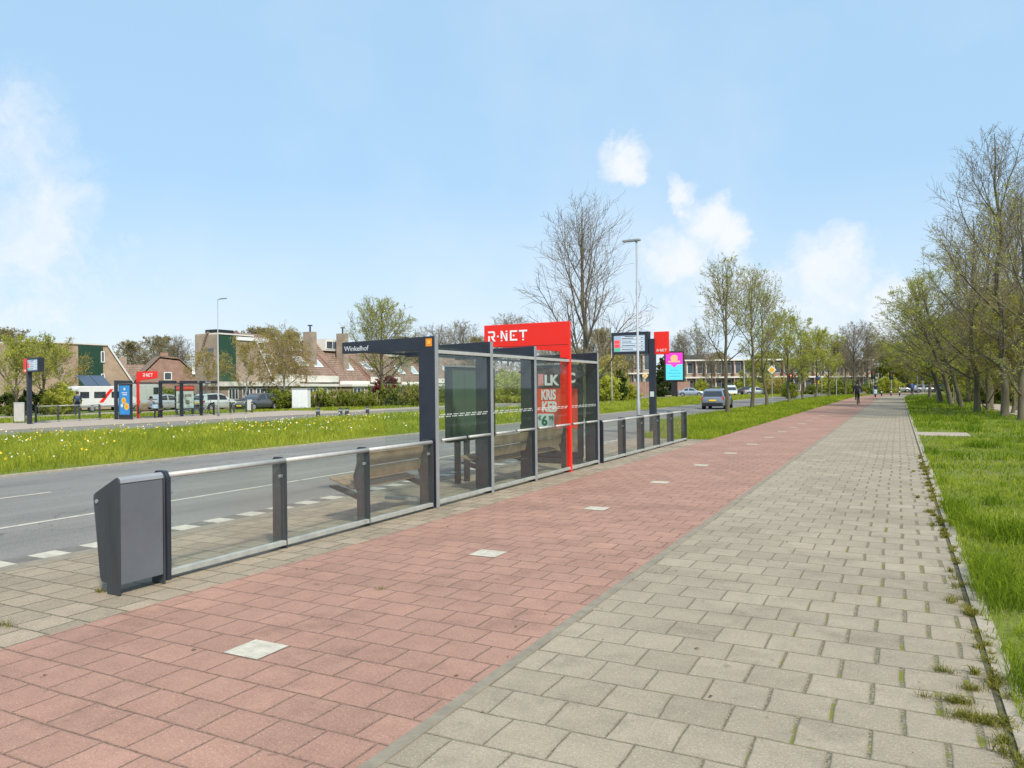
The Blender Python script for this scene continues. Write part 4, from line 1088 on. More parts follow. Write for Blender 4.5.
# left side
p = on(16.5, 55); tree_from(T_LEFT, 'leafy young tree behind the far departure display', p, .5, .95, 'trees before the left brick house')
p = on(44, 60); tree_from(T_LEFT, 'yellow green tree before the left brick house wall', p, 2.5, 1.02, 'trees before the left brick house')
p = on(66, 66); tree_from(T_YOUNG, 'thin pale tree before the green boarded panel of the left house', p, 4.5, 1.0, 'trees before the left brick house')
p = on(239.5, 72); tree_from(T_YOUNG, 'crooked pale young tree before the green boarded gable', p, 1.5, 1.05, None)
p = on(205, 74); tree_from(T_YOUNG, 'pale twiggy young tree left of the tall street lamp', p, 3.5, .92, None)
p = on(284, 71); tree_from(T_BIRCH, 'weeping birch with yellow brown twigs beside the white cabinet', p, .7, 1.0, None)
G_FAR = 'distant trees along the skyline'
far = [(440, 150, T_FAR1, 1.35, 'pale bare distant tree above the far end of the roofs'), (463, 160, T_FAR1, 1.5, 'bare distant tree left of the red portal header'), (478, 140, T_FAR2, 1.15, 'hazy greenish distant tree left of the red portal header'),
    (508, 150, T_FAR1, 1.55, 'bare distant tree showing over the red header'), (534, 165, T_FAR1, 1.5, 'second bare distant tree showing over the red header'), (560, 130, T_FAR2, 1.0, 'brownish distant tree left of the big bare tree'),
    (600, 118, T_FAR2, 1.1, 'brown leafing tree right of the big bare tree'), (618, 125, T_FAR2, 1.0, 'brown leafing tree under the departure screen'),
    (683, 175, T_FAR1, 1.3, 'bare distant tree right of the billboard'), (698, 185, T_FAR1, 1.5, 'bare distant tree behind the dark roofed house'), (712, 143, T_FAR1, .75, 'small bare tree standing before the terrace behind the hatchback'), (757, 140, T_FAR3, .7, 'small leafing tree standing before the terrace left of the diamond sign'), (798, 138, T_FAR1, .8, 'bare tree standing before the red brick terrace'), (720, 160, T_FAR2, .9, 'greenish distant tree above the terrace roof'),
    (762, 165, T_FAR3, .95, 'yellow green distant tree above the terrace roof'), (775, 190, T_FAR2, 1.0, 'far greenish tree behind the diamond sign'), (805, 180, T_FAR1, 1.1, 'far bare tree behind the row trees'),
    (838, 160, T_FAR2, 1.1, 'far greenish tree behind the traffic lights'), (868, 150, T_FAR1, 1.2, 'far bare tree above the junction'), (880, 165, T_FAR3, 1.15, 'far leafing tree above the junction'),
    (893, 175, T_FAR1, 1.3, 'far bare tree over the end of the path'), (905, 160, T_FAR3, 1.1, 'far leafing tree over the bend of the path'), (920, 150, T_FAR3, 1.15, 'far leafing tree above the parked cars'),
    (936, 135, T_FAR3, 1.25, 'far leafing tree behind the leaning trees'), (958, 110, T_FAR3, 1.25, 'leafing tree deep behind the leaning trees'), (985, 90, T_FAR1, 1.15, 'bare tree deep behind the tall trees'), (1010, 80, T_FAR3, 1.1, 'leafing tree deep behind the tall trees'),
    (132, 120, T_FAR2, 1.0, 'small distant tree over the left house roof'), (160, 130, T_FAR2, 1.15, 'distant brown tree between the two brick houses'), (178, 122, T_FAR1, 1.0, 'distant bare tree between the two brick houses'),
    (8, 100, T_FAR2, 1.05, 'distant tree at the left edge of the picture'), (262, 120, T_FAR2, 1.2, 'distant tree top above the brown roofs'), (292, 125, T_FAR2, 1.15, 'second distant tree top above the brown roofs'), (405, 130, T_FAR2, 1.1, 'distant tree behind the round crowned tree')]
for i, (px, Z, me, s, lab) in enumerate(far):
    tree_from(me, lab, on(px, Z), i*1.37, s, G_FAR)
# wooded edge far behind everything, reads as one mass
bl = [(k*9.0-140+rng.normal()*2, rng.normal()*6, 2.4, 6, 4, 3.0+rng.random()*2.4) for k in range(32)]
o = plant('distant_wood', shrub_mesh('distant_wood', 99, bl, 16000, .5, LEAFB), 'x', 'wood', on(560, 230), YAW)
del o['label'], o['category']; o['kind'] = 'stuff'
bl = [(k*7.0-60+rng.normal()*2, rng.normal()*5, 2.2, 5, 4, 3.0+rng.random()*2.0) for k in range(18)]
o = plant('distant_wood', shrub_mesh('distant_wood_green', 98, bl, 12000, .4, LEAFG), 'x', 'wood', on(960, 165), -.1)
del o['label'], o['category']; o['kind'] = 'stuff'

# shrubs and hedges
SH1 = shrub_mesh('shrub', 1, [(0, 0, .9, 1.1, 1.0, .95), (.8, .3, .7, .8, .8, .7), (-.7, -.2, .75, .8, .8, .75)], 2600, .10, LEAFG)
SH2 = shrub_mesh('shrub_bright', 2, [(0, 0, 1.3, 1.5, 1.4, 1.3), (1.2, .3, 1.0, 1.0, 1.0, 1.0), (-1.1, 0, .9, 1.0, .9, .9), (.2, .2, 2.2, .9, .9, .9)], 3600, .13, LEAFY)
SH3 = shrub_mesh('shrub_red', 3, [(0, 0, 1.7, 1.5, 1.4, 1.5), (.7, 0, 2.4, .9, .9, .9)], 2600, .14, LEAFR)
SH4 = shrub_mesh('shrub_dark', 4, [(0, 0, 1.5, 1.1, 1.1, 1.5), (0, .2, 3.0, .8, .8, 1.3), (.2, 0, 4.2, .45, .45, .9)], 3000, .16, LEAFD)
SH5 = shrub_mesh('blossom_shrub', 5, [(0, 0, 2.4, 1.8, 1.7, 1.5), (1.2, .3, 3.0, 1.2, 1.2, 1.2), (-1.3, 0, 2.6, 1.1, 1.1, 1.1)], 3000, .13, LEAFP)
SH6 = shrub_mesh('brown_shrub', 6, [(0, 0, 1.8, 2.2, 1.9, 1.8), (1.2, .3, 2.8, 1.4, 1.3, 1.4), (-1.3, 0, 2.2, 1.3, 1.3, 1.4)], 4200, .12, LEAFO)
HEDGE = shrub_mesh('hedge', 7, [(k*.9-4.05, 0, .75, .75, .55, .75) for k in range(10)], 6000, .10, LEAFG)
HEDGED = shrub_mesh('hedge_dark', 8, [(k*.9-4.05, 0, .9, .75, .6, .9) for k in range(10)], 6000, .11, LEAFD)
def sh(me, px, Z, s, label, cat='shrub', group=None, rz=0.0, name=None):
    return plant(name or ('hedge' if cat == 'hedge' else 'shrub'), me, label, cat, on(px, Z, -.02), rz, s, group)
GB = 'shrubs beyond the far road'
sh(SH2, 512, 84, 1.1, 'bright green shrub seen through the second shelter pane', group=GB)
sh(SH4, 524, 88, .95, 'dark narrow conifer seen through the second shelter pane', 'conifer', name='conifer')
sh(SH2, 503, 92, 1.3, 'yellow green shrub left of the narrow conifer', group=GB, rz=1)
sh(SH6, 535, 86, .9, 'ochre shrub right of the narrow conifer', group=GB)
sh(SH5, 510, 110, 1.35, 'pink white blossoming tree above the shrubs behind the shelter', 'blossom tree', name='blossom_tree')
sh(SH5, 494, 114, 1.2, 'smaller pink white blossoming tree left of the narrow conifer behind the shelter', 'blossom tree', rz=2, name='blossom_tree')
sh(SH6, 600, 84, 1.25, 'tall ochre shrub right of the shelter end', group=GB, rz=.5)
sh(SH2, 606, 78, 1.15, 'bright green shrub right of the shelter end', group=GB, rz=2)
sh(SH4, 619, 80, .75, 'dark green shrub below the departure screen', group=GB)
sh(SH2, 628, 82, .75, 'low green shrub beside the pale lamp post', group=GB, rz=4)
sh(SH4, 663, 122, 1.35, 'dark green tree mass left of the billboard', group=GB, rz=1)
sh(SH6, 590, 95, 1.5, 'brown leafing shrub between the big bare tree and the departure screen', group=GB, rz=3)
sh(SH2, 457, 95, 1.2, 'green shrub hidden behind the green backed case', group=GB, rz=2.2)
sh(SH1, 445, 88, 1.1, 'round green shrub beside the grey shelter column', group=GB)
GH = 'garden hedges in front of the row houses'
sh(SH3, 386, 86, .95, 'red leaved shrub behind the round crowned tree')
sh(HEDGE, 335, 76, (.8, 1, 1.15), 'clipped green hedge before the tall chimney house', 'hedge', GH, YAW-.4)
sh(SH2, 318, 80, .62, 'bright yellow green bush right of the white cabinet', 'bush', None)
sh(HEDGE, 352, 72, (.55, 1, .95), 'low green hedge beside the garden wall', 'hedge', GH, YAW-.2)
sh(HEDGE, 402, 74, (.8, 1, 1.5), 'green hedge right of the round tree trunk', 'hedge', GH, YAW-.3)
sh(SH1, 419, 79, 1.15, 'green bush at the end of the garden hedge', 'bush')
sh(SH6, 414, 74, .55, 'ochre bush before the garden hedge', 'bush')
sh(SH1, 275, 68, .95, 'green bush behind the dark grey hatchback', 'bush', rz=1)
sh(SH1, 283, 69, 1.0, 'green bush under the weeping birch', 'bush', rz=2)
sh(HEDGED, 262, 80, (.7, 1, 1.0), 'dark hedge before the brick gable', 'hedge', None, YAW-.3)
sh(HEDGED, 12, 62, (.9, 1.2, 1.05), 'dark clipped hedge left of the far litter bin', 'hedge', None, YAW+.6)
sh(HEDGED, 43, 66, (.6, 1.2, .95), 'dark hedge behind the far litter bin', 'hedge', None, YAW+.6)
sh(SH2, 58, 60, .8, 'loose yellow green bush left of the motorhome', 'bush')
sh(SH2, 67, 62, .7, 'small yellow green bush touching the motorhome', 'bush', rz=2)
sh(SH1, 14, 57, .55, 'low green plants below the dark clipped hedge', 'bush', rz=1)
sh(SH1, 172, 78, 1.2, 'green bush behind the far shelter glass', 'bush', rz=3)
sh(SH1, 166, 82, 1.1, 'second green bush behind the far shelter glass', 'bush', rz=5)
GJ = 'bushes in front of the terrace'
for i, (px, Z, me, s, lab) in enumerate(((775, 120, SH6, .75, 'ochre bush right of the diamond sign'), (756, 130, SH2, .8, 'green bush behind the mossy verge tree'), (790, 95, SH2, .75, 'shoots of bright leaves round the crooked verge tree'), (812, 130, SH1, 1.0, 'green bush behind the bright green verge tree'),
        (838, 125, SH1, 1.4, 'wide green bush left of the cyclist'), (848, 128, SH1, 1.5, 'green bush behind the thin bare tree'), (872, 130, SH1, 1.2, 'green bush behind the scooter rider'), (888, 132, SH2, 1.1, 'green bush behind the traffic signals'), (772, 125, SH1, 1.0, 'low green bush beside the parked cars'), (702, 142, SH2, 1.0, 'yellow green bush against the terrace behind the pale blue sedan'), (716, 140, SH1, .9, 'green bush against the terrace above the hatchback roof'), (740, 141, SH2, .9, 'bright bush against the terrace between the two slim trees'), (826, 138, SH2, 1.1, 'bright green bush under the hanging traffic light'))):
    sh(me, px, Z, s, lab, 'bush', GJ, i*.9)
for i, (px, Z, me, s, lab) in enumerate(((908, 172, SH2, 2.2, 'bright green thicket left of the parked cars'), (920, 168, SH2, 2.2, 'bright green thicket behind the parked cars'), (934, 165, SH2, 2.2, 'bright green thicket behind the round blue sign'), (950, 150, SH2, 2.0, 'bright green thicket behind the leaning trees'), (966, 66, SH1, .8, 'dark green bush behind the leaning trunks'), (972, 85, SH2, 1.6, 'green thicket in the gap between the leaning and tall trees'), (990, 72, SH2, 1.4, 'green thicket behind the second tall tree'), (1008, 68, SH2, 1.4, 'green thicket behind the tallest tree'), (984, 60, SH1, .95, 'round dark bush beside the woodland path'), (1022, 60, SH2, 1.3, 'green thicket cut by the right edge'))):
    sh(me, px, Z, s, lab, 'thicket', 'thickets behind the tall trees', i*1.1, 'thicket')
for i, (px, py, s) in enumerate(((992, 505, .28), (968, 470, .22), (1010, 540, .3), (952, 452, .2), (938, 447, .18), (1003, 470, .3))):
    pass

# ------------------------------------------------------------------ houses
def face_x(mb, X, y0, y1, z0, z1, t=.06, m=0): return mb.box(X, X+t, y0, y1, z0, z1, m)
def window(parent, X, y0, y1, z0, z1, frame=WHITE, pane=WINDOW, bars=1):
    f = MB(); w = .09
    f.box(X, X+.05, y0, y1, z0, z0+w).box(X, X+.05, y0, y1, z1-w, z1).box(X, X+.05, y0, y0+w, z0+w, z1-w).box(X, X+.05, y1-w, y1, z0+w, z1-w)
    for k in range(1, bars+1):
        yy = y0+(y1-y0)*k/(bars+1); f.box(X, X+.045, yy-w/2, yy+w/2, z0+w, z1-w)
    o = f.build('window', frame, parent)
    MB().box(X-.02, X+.02, y0+w*.5, y1-w*.5, z0+w*.5, z1-w*.5).build('pane', pane, o)
    return o
def skylight(roof, X, y, z, w, h, n):
    """tilted frame lying on a roof slope; n = slope dx per unit up (towards -x going up)"""
    def P(u, v, o): return (X - n[0]*v + n[1]*o, y+u, z + n[1]*v + n[0]*o)
    mb = MB()
    def slab(u0, u1, v0, v1, o0, o1):
        vs = [P(u, v, o) for o in (o0, o1) for v in (v0, v1) for u in (u0, u1)]
        mb.add(vs, [(0, 2, 3, 1), (4, 5, 7, 6), (0, 1, 5, 4), (1, 3, 7, 5), (3, 2, 6, 7), (2, 0, 4, 6)])
    slab(-w/2, w/2, 0, .12, .0, .14); slab(-w/2, w/2, h-.12, h, .0, .14); slab(-w/2, -w/2+.12, .12, h-.12, .0, .14); slab(w/2-.12, w/2, .12, h-.12, .0, .14)
    o = mb.build('skylight', WHITE, roof)
    mb = MB(); slab(-w/2+.1, w/2-.1, .1, h-.1, .02, .09); mb.build('pane', SKYGLASS, o)
SKYGLASS = M('skylight_glass', (.45, .5, .55), .15, var=.1, spec=.8)

def gable_house(label, X, ys, zt, zs, depth, green, win, brick, loc_group=None, top_white=None):
    """ys: outline y0 (low left), y1 (top left), y2 (top right), y3 (low right)"""
    t = thing('brick_house', label, 'house', (X, ys[0], 0))
    o = [y-ys[0] for y in ys]
    out = [(o[0], -.1), (o[0], zs[0]), (o[1], zt[0]), (o[2], zt[1]), (o[3], zs[1]), (o[3], -.1)]
    MB().prism(out, 'x', -depth, 0).build('wall', brick, t)
    # verge boards and roof planes along the sloping sides
    for (a, za, b, zb) in ((o[3], zs[1], o[2], zt[1]),):
        dy, dz = b-a, zb-za; L = math.hypot(dy, dz); ny, nz = (-dz/L, dy/L) if dy > 0 else (dz/L, -dy/L)
        if nz < 0: ny, nz = -ny, -nz
        mb = MB().prism([(a, za), (b, zb), (b+ny*.14, zb+nz*.14), (a+ny*.14, za+nz*.14)], 'x', -depth, .12); r = mb.build('roof', ROOFT, t)
        MB().prism([(a, za-.02), (b, zb-.02), (b+ny*.17, zb+nz*.17), (a+ny*.17, za+nz*.17)], 'x', .121, .17).build('verge_board', WHITE, r)
    MB().box(-depth, .13, o[1]+.05, o[2]-.05, max(zt)-.02, max(zt)+.13).build('flat_roof', CREAM, t)
    g0, g1, gz0, gz1 = green
    MB().box(.001, .06, g0-ys[0], g1-ys[0], gz0, gz1).build('green_boarding', GREENP, t)
    for w in win: window(t, .062 if w[0] > g0-.2 and w[1] < g1+.2 else .002, w[0]-ys[0], w[1]-ys[0], w[2], w[3], bars=0)
    return t
# left house (seen behind the trees and the motorhome)
XA = -76
ya = lambda px: colx(px, XA)[0]
hA = gable_house('buff brick house with green boarded strip and a white edged sloping roof at the left', XA, (ya(24), ya(24.2), ya(107), ya(136)), (6.75, 6.75), (6.7, 2.0), 5, (ya(78.5), ya(103), 2.2, 6.62),
    [(ya(100.8), ya(104.4), 4.9, 6.1), (ya(100.8), ya(104.4), 2.5, 3.7)], BRICK)
MB().box(-2.6, -1.8, ya(116)-ya(24), ya(121)-ya(24), 3.5, 6.3).build('chimney', BRICKB, hA)
# house with the green gable
XB = -62
yb = lambda px: colx(px, XB)[0]
hB = gable_house('brown brick house with a tall dark green boarded gable', XB, (yb(217.3), yb(217.5), yb(254), yb(270)), (7.55, 7.35), (7.5, 3.3), 3.2, (yb(218.5), yb(236), 2.55, 7.5),
    [], BRICKB)
wx = lambda px: yb(217.3)*ray(px, 395).x/ray(px, 395).y - XB       # pixel column on the end wall, relative x
MB().prism([(-3.2, -.1), (-3.2, 7.6), (wx(209), 7.65), (wx(198), 4.4), (wx(198), -.1)], 'y', 0.02, 6).build('end_wall', BRICKB, hB)
MB().prism([(wx(209), 7.66), (wx(198), 4.41), (wx(198)-.15, 4.5), (wx(209)-.1, 7.85)], 'y', -.12, 6.1).build('back_roof', ROOFT, hB)
MB().box(wx(210.5)-.5, wx(210.5)+.5, -.03, .018, 5.3, 6.1).build('window', WINDOW, hB)
MB().box(.06, .13, yb(236.2)-yb(217.3), yb(271)-yb(217.3), 7.05, 7.42).build('white_band', WHITE, hB)
window(hB, .135, yb(257)-yb(217.3), yb(264)-yb(217.3), 6.05, 7.0, pane=GREENP, bars=0)
MB().box(0.0, 2.3, yb(203)-yb(217.3), yb(282)-yb(217.3), -.1, 2.15).build('ground_floor', BRICKB, hB)
MB().box(-.05, 2.6, yb(203)-yb(217.3)-.2, yb(283)-yb(217.3), 2.151, 2.62).build('fascia', CREAM, hB, .02)
for a, b in ((212, 222), (226, 237), (240, 252)): window(hB, 2.301, yb(a)-yb(217.3), yb(b)-yb(217.3), .8, 1.95, bars=2)
MB().box(-1.9, -.2, .2, 2.4, 7.66, 8.05).build('roof_rail_box', DARK, hB)

def row_house(label, X, y0, w, ridge, seed, chimney=False, dormer=False, sky=2):
    """tiled slope towards +x from the eave at z 3.4 up to the ridge, flat fronted ground floor"""
    rg = random.Random(seed)
    t = thing('row_house', label, 'house', (X, y0, 0), 0, 'brown roofed row houses behind the far stop')
    D = 5.2; ez = (3.35, 3.3, 2.75, 3.35, 2.7, 3.3, 2.8)[seed % 7]; n = math.hypot(D, ridge-ez); sl = (D/n, (ridge-ez)/n)
    MB().prism([(-.15, -.1), (-.15, ez-.1), (-D, ridge-.15), (-D-4, ridge-1.2), (-D-4, -.1)], 'y', .02, w-.02).build('wall', BRICKB, t)
    r = MB().prism([(.3, ez-.1), (.3, ez+.05), (-D, ridge+.05), (-D-4.2, ridge-1.2), (-D-4.2, ridge-1.35), (-D, ridge-.12)], 'y', .12, w-.12).build('roof', ROOFT, t)
    for a in (0, w-.12):                               # party wall parapets
        MB().prism([(.42, ez-.35), (.42, ez+.22), (-D, ridge+.32), (-D-1, ridge+.1), (-D-1, ridge-.4)], 'y', a, a+.118).build('parapet', BRICKR, t)
    MB().box(.30, .46, .12, w-.12, ez-.66, ez+.12).build('gutter_fascia', CREAM, t, .02)
    for k in range(sky):
        yy = w*(.28+.42*k)+rg.uniform(-.3, .3)
        skylight(r, -.9-rg.random()*.4, yy, ez+.05+(.95+rg.random()*.4)*(ridge-ez)/D*1.0+.12, 1.5, 1.75, (sl[0], sl[1]))
    g1 = 2.2 if seed % 2 == 0 else 1.2
    MB().box(.0, g1, .3, w*(.75 if seed % 2 else .98), -.1, 2.1).build('ground_floor', BRICKB, t)
    MB().box(-.02, g1+.3, .1, w*(.78 if seed % 2 else .99), 2.101, 2.42).build('fascia', CREAM, t, .02)
    for k in range(2 if seed % 2 == 0 else 1): window(t, g1+.001, .6+k*w*.47, .6+k*w*.47+w*.36, .7, 1.95, bars=2)
    window(t, -.148, .6, w-.6, 2.55, 3.0, bars=3)
    if chimney:
        c = MB().box(-2.6, -1.3, w*.47, w*.47+1.0, 3.8, ridge+1.0).build('chimney', BRICKB, t)
        MB().tube([(-1.9, w*.47+.5, ridge+1.0), (-1.9, w*.47+.5, ridge+1.7)], .1, 8).disc((-1.9, w*.47+.5, ridge+1.8), (0, 0, 1), .3, .12, 10).build('chimney_pot', DARK, c)
    if dormer:
        d = MB().box(-4.9, -3.3, w*.25, w*.7, ridge-1.35, ridge+.25).build('dormer', CREAM, t)
        window(d, -3.298, w*.27, w*.68, ridge-1.15, ridge+.0, bars=1)
    return t
ROWX = [(-62.0, 271, 304, 8.3, False, False), (-63.0, 304, 337, 7.9, True, True), (-66.0, 337, 368, 8.4, True, True), (-66.5, 368, 399, 7.9, False, False), (-69.5, 399, 431, 8.3, True, True), (-70, 431, 462, 7.6, True, False), (-72, 462, 492, 7.5, False, False)]
RL = ['row house behind the weeping birch, next to the green gable', 'row house with the tallest brown chimney', 'row house with a white dormer left of the stop name beam', 'row house roof seen under the stop name beam behind the round tree', 'row house seen under the stop name beam next to the grey column',
      'row house hidden behind the green backed case', 'last row house of the terrace seen through the shelter']
for i, ((X, a, b, rd, ch, dm), lab) in enumerate(zip(ROWX, RL)):
    y0, y1 = colx(a, X)[0], colx(b, X)[0]
    row_house(lab, X, y0, y1-y0-.05, rd, i, ch, dm, 2 if i else 1)
# garden walls in front of the row
GW = 'brown garden walls in front of the row houses'
def low_wall(label, pa, pb, h, mat, group=None, th=.22, cap=None, name='garden_wall', cat='wall'):
    d = (pb-pa); L = math.hypot(d.x, d.y)
    t = thing(name, label, cat, (pa.x, pa.y, 0), math.atan2(d.y, d.x), group)
    MB().box(0, L, -th/2, th/2, -.1, h).build('wall_body', mat, t)
    MB().box(-.03, L+.03, -th/2-.04, th/2+.04, h, h+.07).build('coping', cap or KERB, t)
    return t
low_wall('brown garden wall behind the white cabinet and yellow green bush', on(314, 77), on(348, 78), 1.25, BRICKB, GW)
low_wall('brown garden wall with a pale patch left of the round tree trunk', on(351, 76), on(378, 77), 1.25, BRICKB, GW)
low_wall('brown fence of boards right of the white cabinet', on(290, 76), on(311, 77), 1.4, WOOD, None, .08, WOOD, 'board_fence', 'fence')
# far small house between the brick houses
p = on(172, 105)
t = thing('distant_house', 'small brown gabled house between the two brick houses', 'house', p, YAW+.55)
MB().prism([(-5, 0), (-5, 2.6), (-1.5, 6.3), (1, 6.0), (4.6, 2.4), (4.6, 0)], 'y', 0, 8).build('wall', BRICKR, t)
MB().prism([(-5.3, 2.5), (-1.5, 6.5), (1.0, 6.2), (4.9, 2.3), (4.9, 2.5), (1.0, 6.4), (-1.5, 6.7), (-5.3, 2.7)], 'y', -.2, 8.2).build('roof', ROOFT, t)
MB().box(-1.2, -.2, 2, 3, 6.2, 7.2).build('chimney', BRICKR, t)
w = MB().box(2.6, 5.0, -.25, 1.8, 4.1, 5.2).build('dormer', WHITE, t)
f = MB().box(-1.0, .0, -.04, -.01, 3.3, 4.4).build('window', WHITE, t); MB().box(-.9, -.1, -.06, -.041, 3.4, 4.3).build('pane', WINDOW, f)
p = on(142, 112)
t = thing('distant_house', 'dark chimneyed house roof behind the red far portal', 'house', p, YAW+.5)
MB().box(-4, 4, 0, 7, 0, 3).build('wall', BRICKR, t)
MB().prism([(-.3, 2.9), (3.5, 5.6), (7.3, 2.9), (7.3, 3.1), (3.5, 5.85), (-.3, 3.1)], 'x', -4.2, 4.2).build('roof', ROOFT, t)
MB().box(-2.9, -1.9, 2.9, 3.9, 5.2, 7.0).build('chimney', BRICKB, t)
p = on(2, 95)
t = thing('distant_house', 'pale roofed house cut by the left edge behind the leafy tree', 'house', p, YAW+.5)
MB().box(-5, 5, 0, 8, 0, 4).build('wall', BRICK, t)
MB().prism([(-.3, 3.9), (4, 7.0), (8.3, 3.9), (8.3, 4.1), (4, 7.25), (-.3, 4.1)], 'x', -5.2, 5.2).build('roof', ROOFT, t)

# two storey terrace with white bands across the junction
def terrace(label, px0, px1, Z, H, bays, brick, group, white=True, dz=0):
    a, b = on(px0, Z), on(px1, Z+dz); d = b-a; L = math.hypot(d.x, d.y)
    t = thing('terrace', label, 'terrace', (a.x, a.y, 0), math.atan2(d.y, d.x), group)
    MB().box(0, L, .3, 8, -.2, H-.3).build('wall', brick, t)
    MB().box(-.3, L+.3, -.5, 8.3, H-.3, H-.02).build('roof_band', CREAM, t, .02)
    MB().box(-.2, L+.2, -.6, .29, H*.46, H*.46+.3).build('balcony_band', CREAM, t, .02)
    w = L/bays
    for k in range(bays):
        for z0, z1 in ((.5, H*.46-.3), (H*.46+.9, H-.6)):
            f = MB().box(k*w+.3, k*w+w*.82, .22, .299, z0, z1).build('window', WHITE, t)
            MB().box(k*w+.47, k*w+w*.82-.12, .18, .219, z0+.12, z1-.12).build('pane', WINDOW, f)
        MB().box(k*w+w*.84, k*w+w*.96, .24, .298, -.1, 2.1).build('door', (GREENP, BRICKR, WHITE)[k % 3], t)
        MB().box(k*w-.09, k*w+.09, -.58, .2, -.1, H-.31).build('party_pier', BRICKR if k % 2 else BRICKB, t)
    return t
GT = 'two storey terraces beyond the junction'
terrace('two storey terrace with white balcony band behind the grey hatchback', 686, 772, 150, 6.9, 9, BRICKB, GT)
terrace('red brick terrace with white roof band right of the diamond sign', 773, 803, 152, 6.9, 3, BRICKR, GT)
terrace('pale two storey terrace behind the row trees', 804, 872, 152, 6.7, 7, BRICK, GT)
terrace('three storey balcony block behind the departure screen post', 606, 652, 165, 9.5, 5, BRICKB, GT)
p = on(700, 178)
t = thing('distant_house', 'dark roofed house rising behind the terrace', 'house', p, YAW+.1)
MB().box(-4.5, 8, 0, 9, 0, 6.2).build('wall', BRICK, t)
MB().prism([(-.6, 6.1), (4.5, 8.9), (9.6, 6.1), (9.6, 6.35), (4.5, 9.15), (-.6, 6.35)], 'x', -4.8, 2.6).build('roof', ROOFD, t)
MB().prism([(-.6, 6.1), (4.5, 8.7), (9.6, 6.1), (9.6, 6.35), (4.5, 8.95), (-.6, 6.35)], 'x', 2.62, 8.4).build('brown_roof', ROOFT, t)
for k in range(4): MB().box(-4.2+k*2.2, -3.0+k*2.2, -.05, -.01, 4.2, 5.6).build('window', WHITE, t)
low_wall('long red brick garden wall left of the billboard leg', on(628, 138), on(690, 139), 2.5, BRICKR, None)
# ------------------------------------------------------------------ the bus stop across the road
FS = Vector((-43.6, 37.2, 0))
shelter('bus_shelter', 'far bus shelter across the road with a blue advert at its left end', FS, PI, near=False)
railing('handrail_fence', 'grey rail on posts between the far bin and the far shelter', [0, 1.3, 2.6, 3.9], (-44.2, 26.3, 0), 0, False, h=.95)
railing('handrail_fence', 'grey rail on posts right of the far shelter and before the far street lamp', [0, 1.5, 3.0], (-43.4, 38.3, 0), 0, False, h=.9)
make_bin('litter_bin', 'light grey litter bin beside the far departure display', (-44.55, 25.2, 0), R(-35), M('pale_grey_bin', (.42, .41, .38), .5, var=.08), BIN_SIDE).scale = (1.25, 1.25, 1.2)
pb = at(247, 411.5)
make_bin('litter_bin', 'small pale litter bin on the pavement before the dark grey hatchback', (pb.x, pb.y, 0), R(-30), M('pale_bin', (.5, .5, .48), .5, var=.08), BIN_SIDE)
departure_display('departure_display', 'grey post with departure screen and red flag beside the far stop', (-42.6, 24.95, 0), R(172))
# advertising panel in the last bay of the far shelter
t = thing('poster_panel', 'white poster with red header in the right bay of the far shelter', 'poster', (-43.95, 35.45, 0), 0)
MB().box(-.05, .05, 0, 1.55, .45, 2.1).build('case', NAVY, t, .01)
MB().box(.051, .055, .06, 1.49, .52, 1.72).build('poster_sheet', POSTER_WHITE, t)
MB().box(.051, .056, .06, 1.49, 1.722, 2.04).build('poster_header', POSTER_RED, t)
mb = MB()
for (a, b, c, d) in ((.2, .55, .9, 1.5), (.75, 1.3, 1.3, 1.5), (.8, 1.15, .8, 1.1), (.2, .5, .6, .75)): mb.box(.0555, .058, a, b, c, d)
mb.build('poster_pictures', M('poster_prints', (.35, .3, .25), .5, var=.5, scale=6), t)
for y in (.1, 1.4): MB().box(-.04, .04, y, y+.08, -.01, .45).build('leg', BIN_SIDE, t)

def low_posts(spots, label, h, w, group):
    for i, (px, py, lab) in enumerate(spots):
        p = at(px, py); t = thing('low_post', lab, 'bollard', (p.x, p.y, 0), YAW, group)
        MB().box(-w/2, w/2, -w/2, w/2, -.05, h).build('body', BIN_SIDE, t, .015)
        MB().box(-w/2-.004, w/2+.004, -w/2-.004, w/2+.004, h-.2, h-.1).build('band', ALU, t)
low_posts([(318, 418.5, 'dark low post standing alone on the pavement left of the pair'), (340.5, 418, 'left post of the close pair of dark low posts'), (347, 418, 'right post of the close pair of dark low posts'), (367.5, 416, 'dark low post standing alone right of the pair')], '', .62, .2, 'low posts along the far pavement')
low_posts([(234, 413.5, 'thin dark post just right of the far street lamp'), (252, 412.5, 'thin dark post before the rear of the dark hatchback')], '', .85, .12, 'thin posts before the parked cars')
p = on(299.5, 68)
t = thing('utility_cabinet', 'large white utility cabinet beside the weeping birch', 'cabinet', p, YAW-.12)
MB().box(-.72, .72, 0, .8, .08, 1.78).build('body', WHITE, t, .02)
MB().box(-.78, .78, -.05, .85, 1.78, 1.86).build('lid', GALV, t, .01)
for s in (-1, 1): MB().box(min(s*.02, s*.68), max(s*.02, s*.68), -.02, -.001, .15, 1.7).build('door', M('cabinet_door', (.72, .74, .76), .5, var=.06), t, .004)
MB().box(-.7, .7, .05, .75, 0, .08).build('plinth', KERB, t)

